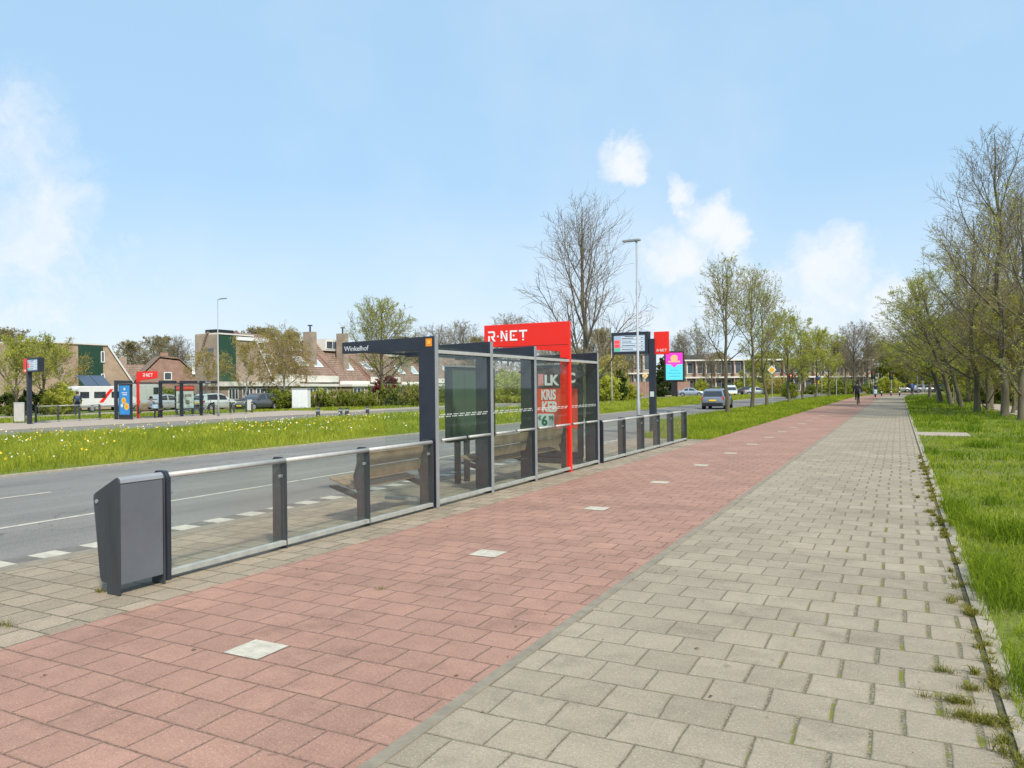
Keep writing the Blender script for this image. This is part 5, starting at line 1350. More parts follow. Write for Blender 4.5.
# ------------------------------------------------------------------ vehicles
TAIL = M('tail_lamp', (.5, .015, .01), .25, var=.1, spec=.8); HEADL = M('head_lamp', (.75, .77, .78), .15, var=.05, spec=.9)
PLATE = M('yellow_plate', (.85, .6, .03), .5); CARGLASS = M('car_glass', (.03, .038, .045), .06, var=.2, spec=.9)
def paint(name, c): return M(name, c, .28, metal=.25, var=.04, scale=2, coat=.6)
def loft(mb, rings, cap=True, m=0):
    n = len(rings[0]); vs = [p for r in rings for p in r]
    fs = [(i*n+j, i*n+(j+1) % n, (i+1)*n+(j+1) % n, (i+1)*n+j) for i in range(len(rings)-1) for j in range(n)]
    if cap: fs += [tuple(range(n)), tuple(range((len(rings)-1)*n, len(rings)*n))]
    mb.add(vs, fs, m)
def make_car(label, loc, rz, mat, L=4.1, W=1.72, Hc=1.46, kind='hatch', group=None, cat='car', name='parked_car'):
    """front towards local +x, wheels on z = 0"""
    t = thing(name, label, cat, loc, rz, group)
    hw = W/2; zb = .92
    st = [(-L*.5, .38, .86, .80), (-L*.49, .26, .90, .90), (-L*.44, .22, .94, .97), (-L*.30, .20, .95, 1), (0, .19, .94, 1), (L*.22, .20, .93, 1), (L*.32, .20, .88, .99), (L*.42, .22, .78, .95), (L*.48, .26, .66, .87), (L*.5, .34, .56, .74)]
    rings = []
    for x, z0, z1, k in st:
        w = hw*k; zm = z0+(z1-z0)*.55
        rings.append([(x, -w*.86, z0), (x, -w*.97, z0+.08), (x, -w, zm), (x, -w*.965, z1-.04), (x, -w*.86, z1), (x, w*.86, z1), (x, w*.965, z1-.04), (x, w, zm), (x, w*.97, z0+.08), (x, w*.86, z0)])
    mb = MB(); loft(mb, rings); mb.build('body', mat, t, smooth=True)
    # cabin
    if kind == 'hatch': cab = [(-L*.475, .90, .80), (-L*.42, Hc-.12, .76), (-L*.36, Hc-.03, .74), (-L*.1, Hc, .73), (L*.04, Hc-.03, .73), (L*.10, Hc-.12, .75), (L*.27, .90, .84)]
    else: cab = [(-L*.34, .92, .80), (-L*.24, Hc-.14, .75), (-L*.17, Hc-.04, .73), (-L*.04, Hc, .72), (L*.04, Hc-.03, .72), (L*.10, Hc-.14, .75), (L*.26, .90, .84)]
    rg_ = []
    for x, z, k in cab:
        w = hw*k; w0 = hw*.93
        rg_.append([(x, -w0, zb-.04), (x, -(w0+(w-w0)*min(1, max(0, (z-zb)/(Hc-zb)))), max(zb-.02, z-.05)), (x, -w*.85 if z > 1.1 else -w0*.9, max(zb-.01, z)), (x, w*.85 if z > 1.1 else w0*.9, max(zb-.01, z)), (x, (w0+(w-w0)*min(1, max(0, (z-zb)/(Hc-zb)))), max(zb-.02, z-.05)), (x, w0, zb-.04)])
    mb = MB(); loft(mb, rg_); mb.build('cabin', mat, t, smooth=False)
    # windows as slightly proud panes
    def lerp(a, b, f): return tuple(a[i]+(b[i]-a[i])*f for i in range(3))
    def quad_pane(nm, q, inset=.1, off=(0, 0, 0)):
        c = tuple(sum(p[i] for p in q)/len(q) for i in range(3))
        q2 = [tuple(lerp(p, c, inset)[i]+off[i] for i in range(3)) for p in q]
        n = len(q2); o2 = [tuple(p[i]-off[i]*1.6 for i in range(3)) for p in q2]
        m_ = MB(); m_.add(q2+o2, [tuple(range(n)), tuple(range(2*n-1, n-1, -1))]+[(i, (i+1) % n, n+(i+1) % n, n+i) for i in range(n)]); m_.build(nm, CARGLASS, t)
    a, b = rg_[0], rg_[1]
    quad_pane('rear_window', [a[1], b[1], b[4], a[4]], .12, (-.02, 0, .012))
    a, b = rg_[-1], rg_[-2]
    quad_pane('windscreen', [a[1], b[1], b[4], a[4]], .1, (.02, 0, .02))
    for s in (-1, 1):
        k = (0, 1) if s < 0 else (5, 4)
        xs = [r[k[0]][0] for r in rg_]
        def edge(x, top):
            for r0_, r1_ in zip(rg_[:-1], rg_[1:]):
                if r0_[0][0] <= x <= r1_[0][0]:
                    f = (x-r0_[0][0])/(r1_[0][0]-r0_[0][0]); return lerp(r0_[k[1] if top else k[0]], r1_[k[1] if top else k[0]], f)
        x0, x1, x2 = (-L*.40 if kind == 'hatch' else -L*.25), -L*.08, L*.155
        for (p, q) in ((x0, x1-.03), (x1+.03, x2)):
            lo = [edge(p, 0), edge(q, 0)]; hi = [edge(q-.02 if q < x2 else q-.16, 1), edge(p+.04 if p > x0 else p+.1, 1)]
            quad_pane('side_window', [lo[0], lo[1], hi[0], hi[1]], .09, (0, s*.015, 0))
        MB().prism([(-.1, .0), (.08, .0), (.05, .12), (-.08, .12)], 'y', s*hw*.95, s*hw*1.09).build('mirror', mat, t) if False else MB().box(L*.16, L*.16+.12, min(s*hw*.96, s*hw*1.1), max(s*hw*.96, s*hw*1.1), .92, 1.05).build('mirror', mat, t, .03)
        MB().box(-L*.497, -L*.455, min(s*hw*.62, s*hw*.93), max(s*hw*.62, s*hw*.93), .66, .90).build('tail_lamp', TAIL, t, .02)
        MB().prism([(L*.40, min(s*.45, s*.78)*1.0), (L*.485, min(s*.45, s*.72)), (L*.485, max(s*.45, s*.72)), (L*.40, max(s*.45, s*.78))], 'z', .56, .72).build('headlight', HEADL, t, .02)
        for x in (-L*.30, L*.31):
            wh = MB().tube([(x, s*(hw-.20), .31), (x, s*(hw-.19), .31), (x, s*(hw+.012), .31), (x, s*(hw+.02), .31)], [.27, .31, .31, .27], 20).build('wheel', RUBBER, t)
            MB().disc((x, s*(hw+.022), .31), (0, 1, 0), .2, .02, 14).build('rim', ALU, wh)
            MB().prism([(x+.37*math.cos(q), .31+.37*math.sin(q)) for q in np.linspace(-.1, PI+.1, 14)], 'y', min(s*(hw-.1), s*(hw+.006)), max(s*(hw-.1), s*(hw+.006))).build('wheel_arch', DARK, t)
    MB().box(-L*.505, -L*.46, -hw*.84, hw*.84, .24, .50).build('rear_bumper', DARK if kind == 'hatch' else mat, t, .04)
    MB().box(-L*.512, -L*.500, -.26, .26, .60, .71).build('number_plate', PLATE, t)
    MB().box(L*.46, L*.505, -hw*.7, hw*.7, .24, .44).build('front_bumper', DARK, t, .04)
    MB().box(L*.503, L*.512, -.26, .26, .36, .47).build('number_plate', PLATE, t)
    return t
P_BLUEGREY = paint('bluegrey_paint', (.20, .24, .30)); P_WHITE = paint('white_car_paint', (.68, .70, .70)); P_DARK = paint('dark_grey_paint', (.10, .105, .115)); P_SILVER = paint('silver_paint', (.42, .44, .46)); P_BLACK = paint('black_paint', (.03, .03, .035)); P_PALE = paint('pale_green_white_paint', (.56, .62, .60))
# the hatchback driving away in the near lane
make_car('blue grey hatchback driving away beside the verge trees', Vector((-12.0, 57.0, -.03)), R(92), P_BLUEGREY, 4.1, 1.72, 1.5, name='hatchback_car')
p = on(216, 68); make_car('pale white hatchback parked behind the far street lamp', p, R(88), P_PALE, 4.0, 1.7, 1.5)
p = on(257, 66.5); make_car('dark grey hatchback parked before the green bush', p, R(-88), P_DARK, 4.2, 1.75, 1.48)
p = on(166, 70); make_car('silver car parked behind the far shelter glass', p, R(88), P_SILVER, 4.3, 1.7, 1.45, 'sedan')
p = on(192, 74); make_car('dark car parked behind the white poster of the far shelter', p, R(80), P_DARK, 4.2, 1.7, 1.45)
p = on(691, 122); make_car('pale blue sedan parked on the grass right of the billboard', p, R(10), paint('pale_blue_paint', (.36, .42, .5)), 4.3, 1.7, 1.42, 'sedan')
p = on(668, 128); make_car('dark car parked behind the red departure flag post', p, R(20), P_BLACK, 4.2, 1.7, 1.42, 'sedan')
p = on(731, 120); make_car('tall white car parked just beyond the grey hatchback roof', p, R(-75), P_WHITE, 4.3, 1.8, 1.75)
p = on(747, 124); make_car('black car parked left of the mossy verge tree', p, R(15), P_BLACK, 4.2, 1.7, 1.42, 'sedan')
p = on(757, 122); make_car('silver car parked left of the diamond sign', p, R(15), P_SILVER, 4.2, 1.7, 1.42, 'sedan')
p = on(899, 150); make_car('silver car crossing at the junction left of the blue rider', p, R(12), P_SILVER, 4.2, 1.75, 1.45, 'sedan')
p = on(925, 138); make_car('silver car parked at the bend under the green thicket', p, R(14), paint('silver_car_paint', (.46, .48, .5)), 4.3, 1.75, 1.45)
p = on(943, 140); make_car('dark car parked at the bend right of the silver one', p, R(12), P_BLACK, 4.2, 1.75, 1.45)
# motorhome with tilted solar panels
p = on(101, 67)
t = thing('motorhome', 'white motorhome with a red stripe and tilted solar panels on its roof', 'motorhome', p, R(90))
t.scale = (.9, .95, .9)
MB().prism([(-3.3, .45), (-3.3, 2.1), (-3.15, 2.42), (-2.9, 2.5), (1.2, 2.5), (1.9, 2.35), (2.35, 1.55), (3.15, 1.25), (3.3, 1.0), (3.3, .45)], 'y', -1.1, 1.1).build('body', M('motorhome_white', (.72, .72, .70), .4, var=.06, coat=.3), t, .06)
for s in (-1, 1):
    for x0, x1 in ((-2.9, -2.0), (-1.5, -.3), (.3, 1.2)): MB().box(x0, x1, min(s*1.10, s*1.125), max(s*1.10, s*1.125), 1.35, 1.95).build('side_window', CARGLASS, t, .01)
    MB().prism([(-1.0, .9), (-.6, .9), (.5, 2.2), (.15, 2.2)], 'y', min(s*1.101, s*1.118), max(s*1.101, s*1.118)).build('red_stripe', RED, t)
    MB().box(-3.2, 3.0, min(s*1.101, s*1.13), max(s*1.101, s*1.13), .46, .62).build('skirt', ALU, t)
    for x in (-1.7, 2.2):
        wh = MB().tube([(x, s*.88, .33), (x, s*1.12, .33)], .33, 18).build('wheel', RUBBER, t); MB().disc((x, s*1.128, .33), (0, 1, 0), .2, .02, 12).build('rim', ALU, wh)
MB().prism([(1.98, 2.3), (2.38, 1.6), (2.42, 1.62), (2.02, 2.33)], 'y', -.95, .95).build('windscreen', CARGLASS, t)
MB().box(-3.325, -3.301, -.7, .7, 1.3, 1.95).build('rear_window', CARGLASS, t, .01)
for s in (-1, 1): MB().box(-3.33, -3.301, s*.95-.06, s*.95+.06, .8, 1.1).build('tail_lamp', TAIL, t)
SOLAR = M('solar_cells', (.06, .085, .13), .2, var=.15, spec=.8)
for y0 in (-2.35, -.95):
    q = MB().prism([(1.0, 2.55), (-.45, 3.5), (-.42, 3.54), (1.03, 2.59)], 'z', 0, .01)
    sp = MB(); sp.add([(y0, -1.05, 2.56), (y0+1.3, -1.05, 2.56), (y0+1.3, .25, 3.55), (y0, .25, 3.55), (y0, -1.05, 2.50), (y0+1.3, -1.05, 2.50), (y0+1.3, .25, 3.49), (y0, .25, 3.49)], [(0, 1, 2, 3), (7, 6, 5, 4), (0, 4, 5, 1), (1, 5, 6, 2), (2, 6, 7, 3), (3, 7, 4, 0)])
    o = sp.build('solar_panel', SOLAR, t)
    MB().tube([(y0+.65, .1, 2.48), (y0+.65, .2, 3.46)], .03, 6).build('strut', ALU, o)
p = on(143, 78)
t = thing('white_van', 'white delivery van standing behind the far red portal', 'van', p, R(85))
MB().prism([(-2.6, .35), (-2.65, 2.2), (-2.5, 2.45), (1.1, 2.45), (1.7, 1.6), (2.6, 1.25), (2.7, .4)], 'y', -.95, .95).build('body', P_WHITE, t, .06)
for s in (-1, 1):
    MB().prism([(.55, 1.45), (1.6, 1.45), (1.15, 2.15), (.55, 2.15)], 'y', min(s*.951, s*.97), max(s*.951, s*.97)).build('side_window', CARGLASS, t)
    for x in (-1.7, 1.7):
        wh = MB().tube([(x, s*.74, .33), (x, s*.97, .33)], .33, 16).build('wheel', RUBBER, t); MB().disc((x, s*.978, .33), (0, 1, 0), .2, .02, 12).build('rim', ALU, wh)
MB().prism([(1.22, 2.35), (1.74, 1.64), (1.78, 1.66), (1.26, 2.38)], 'y', -.8, .8).build('windscreen', CARGLASS, t)

# ------------------------------------------------------------------ bicycles and people
FRAME_BLACK = M('bicycle_black', (.02, .02, .022), .35); FRAME_BLUE = M('bicycle_blue', (.05, .16, .4), .35)
def make_bicycle(label, loc, rz, mat, group=None, tilt=0.0):
    t = thing('bicycle', label, 'bicycle', loc, rz, group); t.rotation_euler = (tilt, 0, rz)
    for x in (-.53, .53):
        w = MB().ring((x, 0, .34), (0, 1, 0), .325, .022, 26, 6).build('wheel', RUBBER, t)
        mb = MB()
        for k in range(9):
            a = PI*k/9; mb.tube([(x+.32*math.cos(a), 0, .34+.32*math.sin(a)), (x-.32*math.cos(a), 0, .34-.32*math.sin(a))], .004, 4)
        mb.build('spokes', ALU, w)
    mb = MB()
    for a, b in (((-.53, 0, .34), (-.08, 0, .30)), ((-.08, 0, .30), (-.22, 0, .88)), ((-.53, 0, .34), (-.20, 0, .78)), ((-.08, 0, .30), (.36, 0, .72)), ((-.2, 0, .78), (.34, 0, .84)), ((.53, 0, .34), (.36, 0, .74)), ((.36, 0, .7), (.31, 0, 1.0))): mb.tube([a, b], .019, 7)
    mb.build('frame', mat, t)
    MB().tube([(.18, -.29, 1.02), (.30, -.2, 1.06), (.33, 0, 1.02), (.30, .2, 1.06), (.18, .29, 1.02)], .014, 6).build('handlebar', ALU, t)
    MB().prism([(-.36, -.09), (-.36, .09), (-.2, .06), (-.06, .02), (-.06, -.02), (-.2, -.06)], 'z', .90, .95).build('saddle', DARK, t, .02)
    MB().box(-.78, -.30, -.06, .06, .70, .72).build('carrier', mat, t)
    MB().prism([(-.53+.37*math.cos(a), .34+.37*math.sin(a)) for a in np.linspace(.5, PI, 9)] + [(-.53+.35*math.cos(a), .34+.35*math.sin(a)) for a in np.linspace(PI, .5, 9)], 'y', -.025, .025).build('mudguard', mat, t)
    return t

SKIN = M('skin', (.5, .30, .22), .6, var=.06); HAIR = M('hair', (.05, .035, .025), .8)
CL_BLACK = M('black_cloth', (.018, .018, .02), .85, var=.3); CL_NAVY = M('navy_cloth', (.02, .03, .07), .85, var=.3); CL_BLUE = M('blue_cloth', (.03, .06, .25), .85, var=.2)
CL_GREY = M('grey_cloth', (.22, .23, .25), .85, var=.2); CL_JEANS = M('jeans', (.05, .08, .15), .85, var=.2); SHOE = M('shoe', (.04, .035, .03), .6); CL_PALE = M('pale_blue_cloth', (.35, .5, .65), .8)
def make_person(label, loc, rz, J, top, legs, hair=HAIR, group=None, bag=None, helmet=None):
    """one skinned body from a joint skeleton; local +x is where the person faces"""
    t = thing('person', label, 'person', loc, rz, group)
    names = list(J); idx = {n: i for i, n in enumerate(names)}
    rad = {'pelvis': .15, 'waist': .135, 'chest': .165, 'neck0': .075, 'neck': .055, 'head0': .085, 'head1': .10, 'head2': .07}
    base = {'shoulder': .075, 'elbow': .05, 'wrist': .036, 'hand': .042, 'finger': .02, 'hip': .105, 'knee': .068, 'ankle': .045, 'heel': .045, 'toe': .035}
    for s in ('_l', '_r'):
        for k, v in base.items(): rad[k+s] = v
    E_ = [('pelvis', 'waist'), ('waist', 'chest'), ('chest', 'neck0'), ('neck0', 'neck'), ('neck', 'head0'), ('head0', 'head1'), ('head1', 'head2')]
    for s in ('_l', '_r'):
        E_ += [('chest', 'shoulder'+s), ('shoulder'+s, 'elbow'+s), ('elbow'+s, 'wrist'+s), ('wrist'+s, 'hand'+s), ('hand'+s, 'finger'+s), ('pelvis', 'hip'+s), ('hip'+s, 'knee'+s), ('knee'+s, 'ankle'+s), ('ankle'+s, 'heel'+s), ('heel'+s, 'toe'+s)]
    me = bpy.data.meshes.new('person_skeleton'); me.from_pydata([J[n] for n in names], [(idx[a], idx[b]) for a, b in E_], [])
    o = bpy.data.objects.new('tmp', me); col.objects.link(o)
    sk = o.modifiers.new('skin', 'SKIN'); sk.use_smooth_shade = True
    for n in names:
        v = me.skin_vertices[0].data[idx[n]]; v.radius = (rad[n], rad[n]); v.use_root = (n == 'pelvis')
    sb = o.modifiers.new('sub', 'SUBSURF'); sb.levels = 1; sb.render_levels = 1
    bpy.context.view_layer.update()
    dg = bpy.context.evaluated_depsgraph_get()
    bm_ = bpy.data.meshes.new_from_object(o.evaluated_get(dg), depsgraph=dg)
    bpy.data.objects.remove(o); bpy.data.meshes.remove(me)
    bm_.name = 'person_body'; bm_.materials.clear()
    for m in (top, legs, SKIN, SHOE): bm_.materials.append(m)
    segs = [(Vector(J[a]), Vector(J[b]), 3 if b.startswith(('heel', 'toe')) else 1 if (b.startswith(('hip', 'knee', 'ankle'))) else 2 if b.startswith(('neck', 'head', 'hand', 'finger')) and b != 'neck0' else 0) for a, b in E_]
    for pl in bm_.polygons:
        c = pl.center; best = min(((c-(a+(b-a)*max(0, min(1, (c-a).dot(b-a)/max(1e-6, (b-a).length_squared))))).length, k) for a, b, k in segs)
        pl.material_index = best[1]; pl.use_smooth = True
    link('body', bm_, t)
    h1, h2 = Vector(J['head1']), Vector(J['head2']); up = (h2-h1).normalized()
    if helmet: MB().ball(tuple(h1+up*.05), .145, 14, sq=(1.1, 1, .95)).build('helmet', helmet, t, smooth=True)
    else: MB().ball(tuple(h1+up*.045+Vector((-.025, 0, 0))), .112, 12, sq=(1.02, .98, 1.0)).build('hair', hair, t, smooth=True)
    MB().prism([(h1.x+.088, h1.z-.03), (h1.x+.122, h1.z-.035), (h1.x+.092, h1.z+.02)], 'y', h1.y-.012, h1.y+.012).build('nose', SKIN, t)
    return t
def stance(stand=True, **kw):
    J = {'pelvis': (0, 0, .95), 'waist': (0, 0, 1.1), 'chest': (.0, 0, 1.34), 'neck0': (0, 0, 1.46), 'neck': (.01, 0, 1.52), 'head0': (.03, 0, 1.57), 'head1': (.03, 0, 1.65), 'head2': (.02, 0, 1.73)}
    for s, k in (('_l', 1), ('_r', -1)):
        J.update({'shoulder'+s: (0, .19*k, 1.42), 'elbow'+s: (-.03, .25*k, 1.14), 'wrist'+s: (.04, .25*k, .90), 'hand'+s: (.06, .25*k, .83), 'finger'+s: (.08, .24*k, .76),
                  'hip'+s: (0, .095*k, .88), 'knee'+s: (.02, .11*k, .5), 'ankle'+s: (-.02, .12*k, .09), 'heel'+s: (-.03, .12*k, .05), 'toe'+s: (.17, .14*k, .04)})
    J.update(kw); return J
def riding(lean=.12, pedal=.0):
    J = {'pelvis': (-.22, 0, 1.03), 'waist': (-.20, 0, 1.18), 'chest': (-.20+lean*1.6, 0, 1.43), 'neck0': (-.18+lean*2.0, 0, 1.55), 'neck': (-.165+lean*2.1, 0, 1.60), 'head0': (-.13+lean*2.1, 0, 1.65), 'head1': (-.12+lean*2.1, 0, 1.73), 'head2': (-.13+lean*2.1, 0, 1.81)}
    for s, k in (('_l', 1), ('_r', -1)):
        f = k*.16
        J.update({'shoulder'+s: (-.17+lean*1.7, .19*k, 1.50), 'elbow'+s: (.08, .30*k, 1.26), 'wrist'+s: (.17, .28*k, 1.07), 'hand'+s: (.21, .27*k, 1.06), 'finger'+s: (.27, .26*k, 1.04),
                  'hip'+s: (-.2, .10*k, .97), 'knee'+s: (.12, .11*k, .70+f), 'ankle'+s: (-.04-f*.3, .12*k, .26+f), 'heel'+s: (-.05-f*.3, .12*k, .22+f), 'toe'+s: (.13-f*.3, .13*k, .20+f)})
    return J
p = at(857.5, 405); p = Vector((-3.05, 66.5, 0))
p = Vector((colx(857.3, -3.05)[0]*0-3.05, colx(857.3, -3.05)[0], 0))
RIDE = R(91)
make_bicycle('black bicycle ridden away by the dark clothed cyclist', p, RIDE, FRAME_BLACK)
make_person('cyclist in dark clothes riding away on the red cycle path', p, RIDE, riding(.09), CL_BLACK, CL_BLACK)
p = Vector((-3.0, colx(875.5, -3.0)[0], 0)) if colx(875.5, -3.0)[0] < 160 else on(875.5, 95)
p = on(875.3, 96)
t = thing('scooter', 'dark motor scooter coming along the cycle path', 'scooter', p, R(-86))
for x in (-.55, .6):
    w = MB().ring((x, 0, .23), (0, 1, 0), .18, .055, 20, 8).build('wheel', RUBBER, t); MB().disc((x, 0, .23), (0, 1, 0), .13, .05, 14).build('rim', ALU, w)
MB().prism([(-.85, .55), (-.75, .78), (-.1, .78), (-.05, .35), (.28, .33), (.42, .95), (.52, .95), (.62, .45), (.4, .2), (-.5, .22)], 'y', -.17, .17).build('body', CL_PALE, t, .05)
MB().prism([(-.78, .78), (-.7, .88), (-.2, .86), (-.1, .78)], 'y', -.14, .14).build('seat', DARK, t, .03)
MB().tube([(.38, -.34, 1.02), (.45, -.1, 1.0), (.45, .1, 1.0), (.38, .34, 1.02)], .018, 6).build('handlebar', DARK, t)
MB().ball((.55, 0, .82), .08, 10).build('headlight', HEADL, t, smooth=True)
Jr = riding(.05); Jr.update({'knee_l': (.15, .16, .72), 'knee_r': (.15, -.16, .72), 'ankle_l': (.1, .14, .44), 'ankle_r': (.1, -.14, .44), 'heel_l': (.09, .14, .40), 'heel_r': (.09, -.14, .40), 'toe_l': (.26, .15, .39), 'toe_r': (.26, -.15, .39)})
make_person('scooter rider in dark jacket and helmet coming towards us', p + Vector((0, 0, -.06)), R(-86), Jr, CL_NAVY, CL_GREY, helmet=CL_BLACK)
p = on(912, 108)
make_bicycle('bicycle of the rider in blue at the end of the path', p, R(100), FRAME_BLACK)
make_person('rider in a bright blue jacket at the end of the path', p, R(100), riding(.1), CL_BLUE, CL_JEANS)
# at the far stop
p = at(77.5, 415.5)
make_person('person in dark coat with a backpack standing beside the motorhome', p, R(150), stance(), CL_NAVY, CL_NAVY)
bp_ = thing('backpack', 'dark blue backpack on the back of the standing person', 'backpack', p + Vector((.19*math.cos(R(-30)), .19*math.sin(R(-30)), 1.02)), R(150))
MB().box(-.1, .1, -.15, .15, 0, .44).build('bag', CL_JEANS, bp_, .05); MB().box(-.14, -.1, -.1, .1, .05, .24).build('pocket', CL_NAVY, bp_, .015)
ps = Vector((-43.35, 33.95, 0))
make_bench('bench', 'wooden bench in the far shelter under the seated person', 1.5, (-43.6, 33.75, 0), PI)
Js = stance(); 
for n_ in ('pelvis', 'waist', 'chest', 'neck0', 'neck', 'head0', 'head1', 'head2'): Js[n_] = (Js[n_][0]-.0, 0, Js[n_][2]-.40)
for s, k in (('_l', 1), ('_r', -1)):
    Js.update({'shoulder'+s: (.02, .19*k, 1.02), 'elbow'+s: (.08, .25*k, .74), 'wrist'+s: (.27, .15*k, .66), 'hand'+s: (.33, .11*k, .66), 'finger'+s: (.39, .08*k, .64), 'hip'+s: (.04, .10*k, .53), 'knee'+s: (.46, .13*k, .52), 'ankle'+s: (.50+.1*k, .13*k, .09), 'heel'+s: (.49+.1*k, .13*k, .05), 'toe'+s: (.68+.1*k, .14*k, .04)})
make_person('seated person in dark clothes waiting in the far shelter', (-43.25, 33.05, 0), 0.15, Js, CL_GREY, CL_BLACK)
bb = thing('shoulder_bag', 'pale blue bag on the lap of the seated person', 'bag', (-42.93, 33.08, .60), .15)
MB().box(-.12, .14, -.16, .16, 0, .26).build('pouch', CL_PALE, bb, .04); MB().ring((0, 0, .26), (1, 0, 0), .1, .012, 14, 5).build('strap', CL_NAVY, bb)
for i, (px, Z, rz, lab, m_) in enumerate(((188, 54, 1.0, 'blue bicycle parked in front of the white poster', FRAME_BLUE), (196, 54.5, 1.15, 'black bicycle parked at the right end of the far shelter', FRAME_BLACK), (206, 55.5, .9, 'dark bicycle parked left of the far street lamp', FRAME_BLACK))):
    make_bicycle(lab, on(px, Z), rz, m_, 'bicycles parked at the far stop')

# ------------------------------------------------------------------ signs and signals
YEL = M('sign_yellow', (.85, .45, .02), .5, var=.05); BLUE_S = M('sign_blue', (.03, .13, .5), .5, var=.05)
def sign_post(name, label, px, Z, H, kind, rz, cat='traffic sign'):
    p = on(px, Z); t = thing(name, label, cat, p, rz)
    MB().tube([(0, 0, -.05), (0, 0, H)], .035, 8).build('post', GALV, t)
    if kind == 'diamond':
        for r, y, m, n in ((.36, .05, WHITE, 'sign_plate'), (.25, .065, YEL, 'sign_field')):
            MB().prism([(0, H-.38-r), (r, H-.38), (0, H-.38+r), (-r, H-.38)], 'y', -y-.012, -y+.008).build(n, m, t)
    elif kind == 'round':
        MB().disc((0, -.05, H-.3), (0, 1, 0), .32, .02, 20).build('sign_plate', BLUE_S, t)
        MB().tube([(-.1, -.066, H-.42), (.0, -.066, H-.2), (.1, -.066, H-.3)], .02, 5).build('sign_mark', WHITE, t)
    elif kind == 'square':
        MB().box(-.3, .3, -.06, -.04, H-.62, H-.02).build('sign_plate', BLUE_S, t, .01); MB().box(-.18, .18, -.07, -.0605, H-.45, H-.2).build('sign_mark', WHITE, t)
    elif kind == 'blueyellow':
        MB().disc((0, -.05, H-.3), (0, 1, 0), .32, .02, 20).build('sign_plate', BLUE_S, t)
        MB().box(-.28, .28, -.06, -.04, H-1.2, H-.72).build('under_plate', YEL, t, .01)
    return t
sign_post('priority_sign', 'yellow and white diamond sign on a grey pole in the verge', 772.2, 64, 3.35, 'diamond', YAW-.3)
sign_post('priority_sign', 'small yellow diamond sign seen just left of the departure post', 645.5, 88, 3.3, 'diamond', YAW-.25)
sign_post('cycle_sign', 'round blue sign over a yellow plate among the row trees', 817.5, 120, 3.0, 'blueyellow', YAW-.4)
sign_post('direction_sign', 'square blue sign on a pole left of the leaning trees', 948, 108, 3.6, 'square', .1)
def signal(label, px, Z, H, lamp, rz, arm=0.0):
    p = on(px, Z); t = thing('traffic_light', label, 'traffic light', p, rz, 'traffic lights at the junction')
    MB().tube([(0, 0, -.05), (0, 0, H if not arm else H+.6)], .06, 8).build('post', GALV, t)
    if arm: MB().tube([(0, 0, H+.5), (arm, 0, H+.6)], .05, 8).build('arm', GALV, t)
    x = arm
    hd = MB().box(x-.17, x+.17, -.30, -.07, H-.95, H).build('signal_head', DARK, t, .03)
    MB().box(x-.32, x+.32, -.06, -.04, H-1.15, H+.2).build('backboard', DARK, t, .04)
    for k, (nm, c) in enumerate((('red_lamp', (.3, .02, .015)), ('amber_lamp', (.25, .12, .01)), ('green_lamp', (.01, .12, .05)))):
        on_ = lamp == k
        MB().disc((x, -.31, H-.17-.3*k), (0, 1, 0), .11, .03, 14).build(nm, M(nm+('_lit' if on_ else ''), (.9, .08, .05) if on_ else c, .3, emit=2.5 if on_ else None), hd)
    return t
signal('traffic light showing red beside the crooked verge tree', 791, 118, 3.3, 0, YAW-.3)
signal('traffic light hanging high among the bright green verge trees', 836.5, 105, 6.6, 9, YAW-.4)
signal('dark traffic light behind the scooter rider', 873.5, 112, 3.6, 9, .1)
signal('dark traffic light on a black and white pole at the end of the path', 891.5, 125, 3.5, 9, .1)
signal('dark traffic light on a white pole left of the parked cars', 923, 128, 3.4, 9, .05)
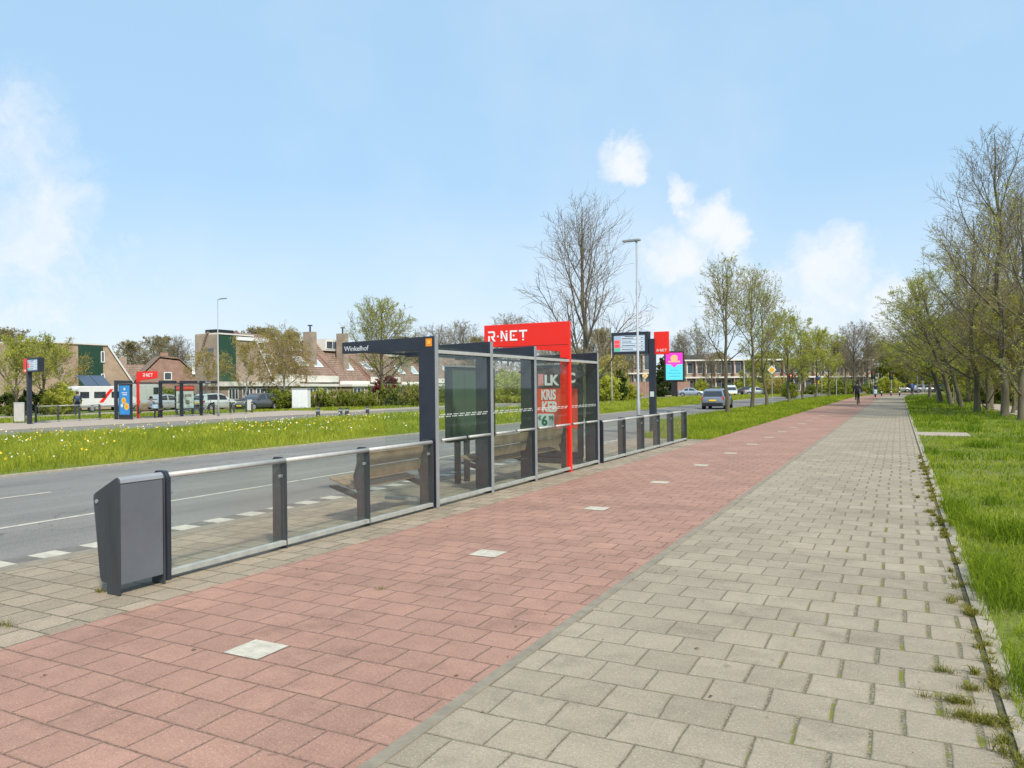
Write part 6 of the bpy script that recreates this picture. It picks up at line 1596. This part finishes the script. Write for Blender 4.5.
# black and white marker posts and a stake on the lawn
for px, py, lab in ((881.5, 396.2, 'small black bollard right of the scooter rider'), (891, 396, 'black and white bollard in the middle at the end of the path'), (899.5, 395.6, 'small black bollard nearest the rider in blue')):
    p = on(px, 104); t = thing('bollard', lab, 'bollard', p, 0, 'bollards across the end of the path')
    MB().tube([(0, 0, -.05), (0, 0, .8)], .09, 10).build('post', DARK, t); MB().tube([(0, 0, .5), (0, 0, .65)], .094, 10).build('band', WHITE, t)
p = on(938, 66); t = thing('marker_post', 'pale concrete post in the lawn left of the leaning trees', 'post', p, .3)
MB().prism([(-.13, -.05), (.13, -.05), (.11, 1.12), (.06, 1.2), (-.06, 1.2), (-.11, 1.12)], 'y', -.1, .1).build('post', KERB, t, .01)
MB().box(-.08, .08, -.108, -.101, .75, 1.0).build('plate', GALV, t)
p = on(953.5, 57); t = thing('sapling', 'thin staked sapling in the lawn before the leaning trees', 'sapling', p, 0)
MB().tube([(0, 0, -.05), (.02, 0, .9), (0, .02, 2.0), (.04, 0, 3.2)], [.03, .025, .02, .008], 6).build('stem', BIRCH, t)
MB().tube([(.14, .05, -.05), (.12, .05, 1.15)], .035, 6).build('stake', WOOD, t)
# leaves, twigs and grit lying on the slabs: too small and many to count
n = 260; X = -5.2 + 5.5*rng.random(n); Y = 2.6 + 18*rng.random(n)**1.4
k = rng.random(n) < np.where(np.abs(X+2.15) < .35, 1, .35); X, Y = X[k], Y[k]
a = rng.random(len(X))*6.28; s = .006+.016*rng.random(len(X)); e = .25+.5*rng.random(len(X))
V = np.stack([np.stack([X+np.cos(a)*s, Y+np.sin(a)*s, np.full(len(X), .007)], 1), np.stack([X-np.sin(a)*s*e, Y+np.cos(a)*s*e, np.full(len(X), .014)], 1),
              np.stack([X-np.cos(a)*s, Y-np.sin(a)*s, np.full(len(X), .007)], 1), np.stack([X+np.sin(a)*s*e, Y-np.cos(a)*s*e, np.full(len(X), .012)], 1)], 1)
DEB = leaf_mat('fallen_bits', (.10, .06, .03), (.35, .28, .16), .2)
tag(link('fallen_bits', np_mesh('fallen_bits', V.reshape(-1, 3), np.arange(len(X)*4), np.full(len(X), 4), [DEB], attr=np.repeat(rng.random(len(X)), 4))), kind='stuff')
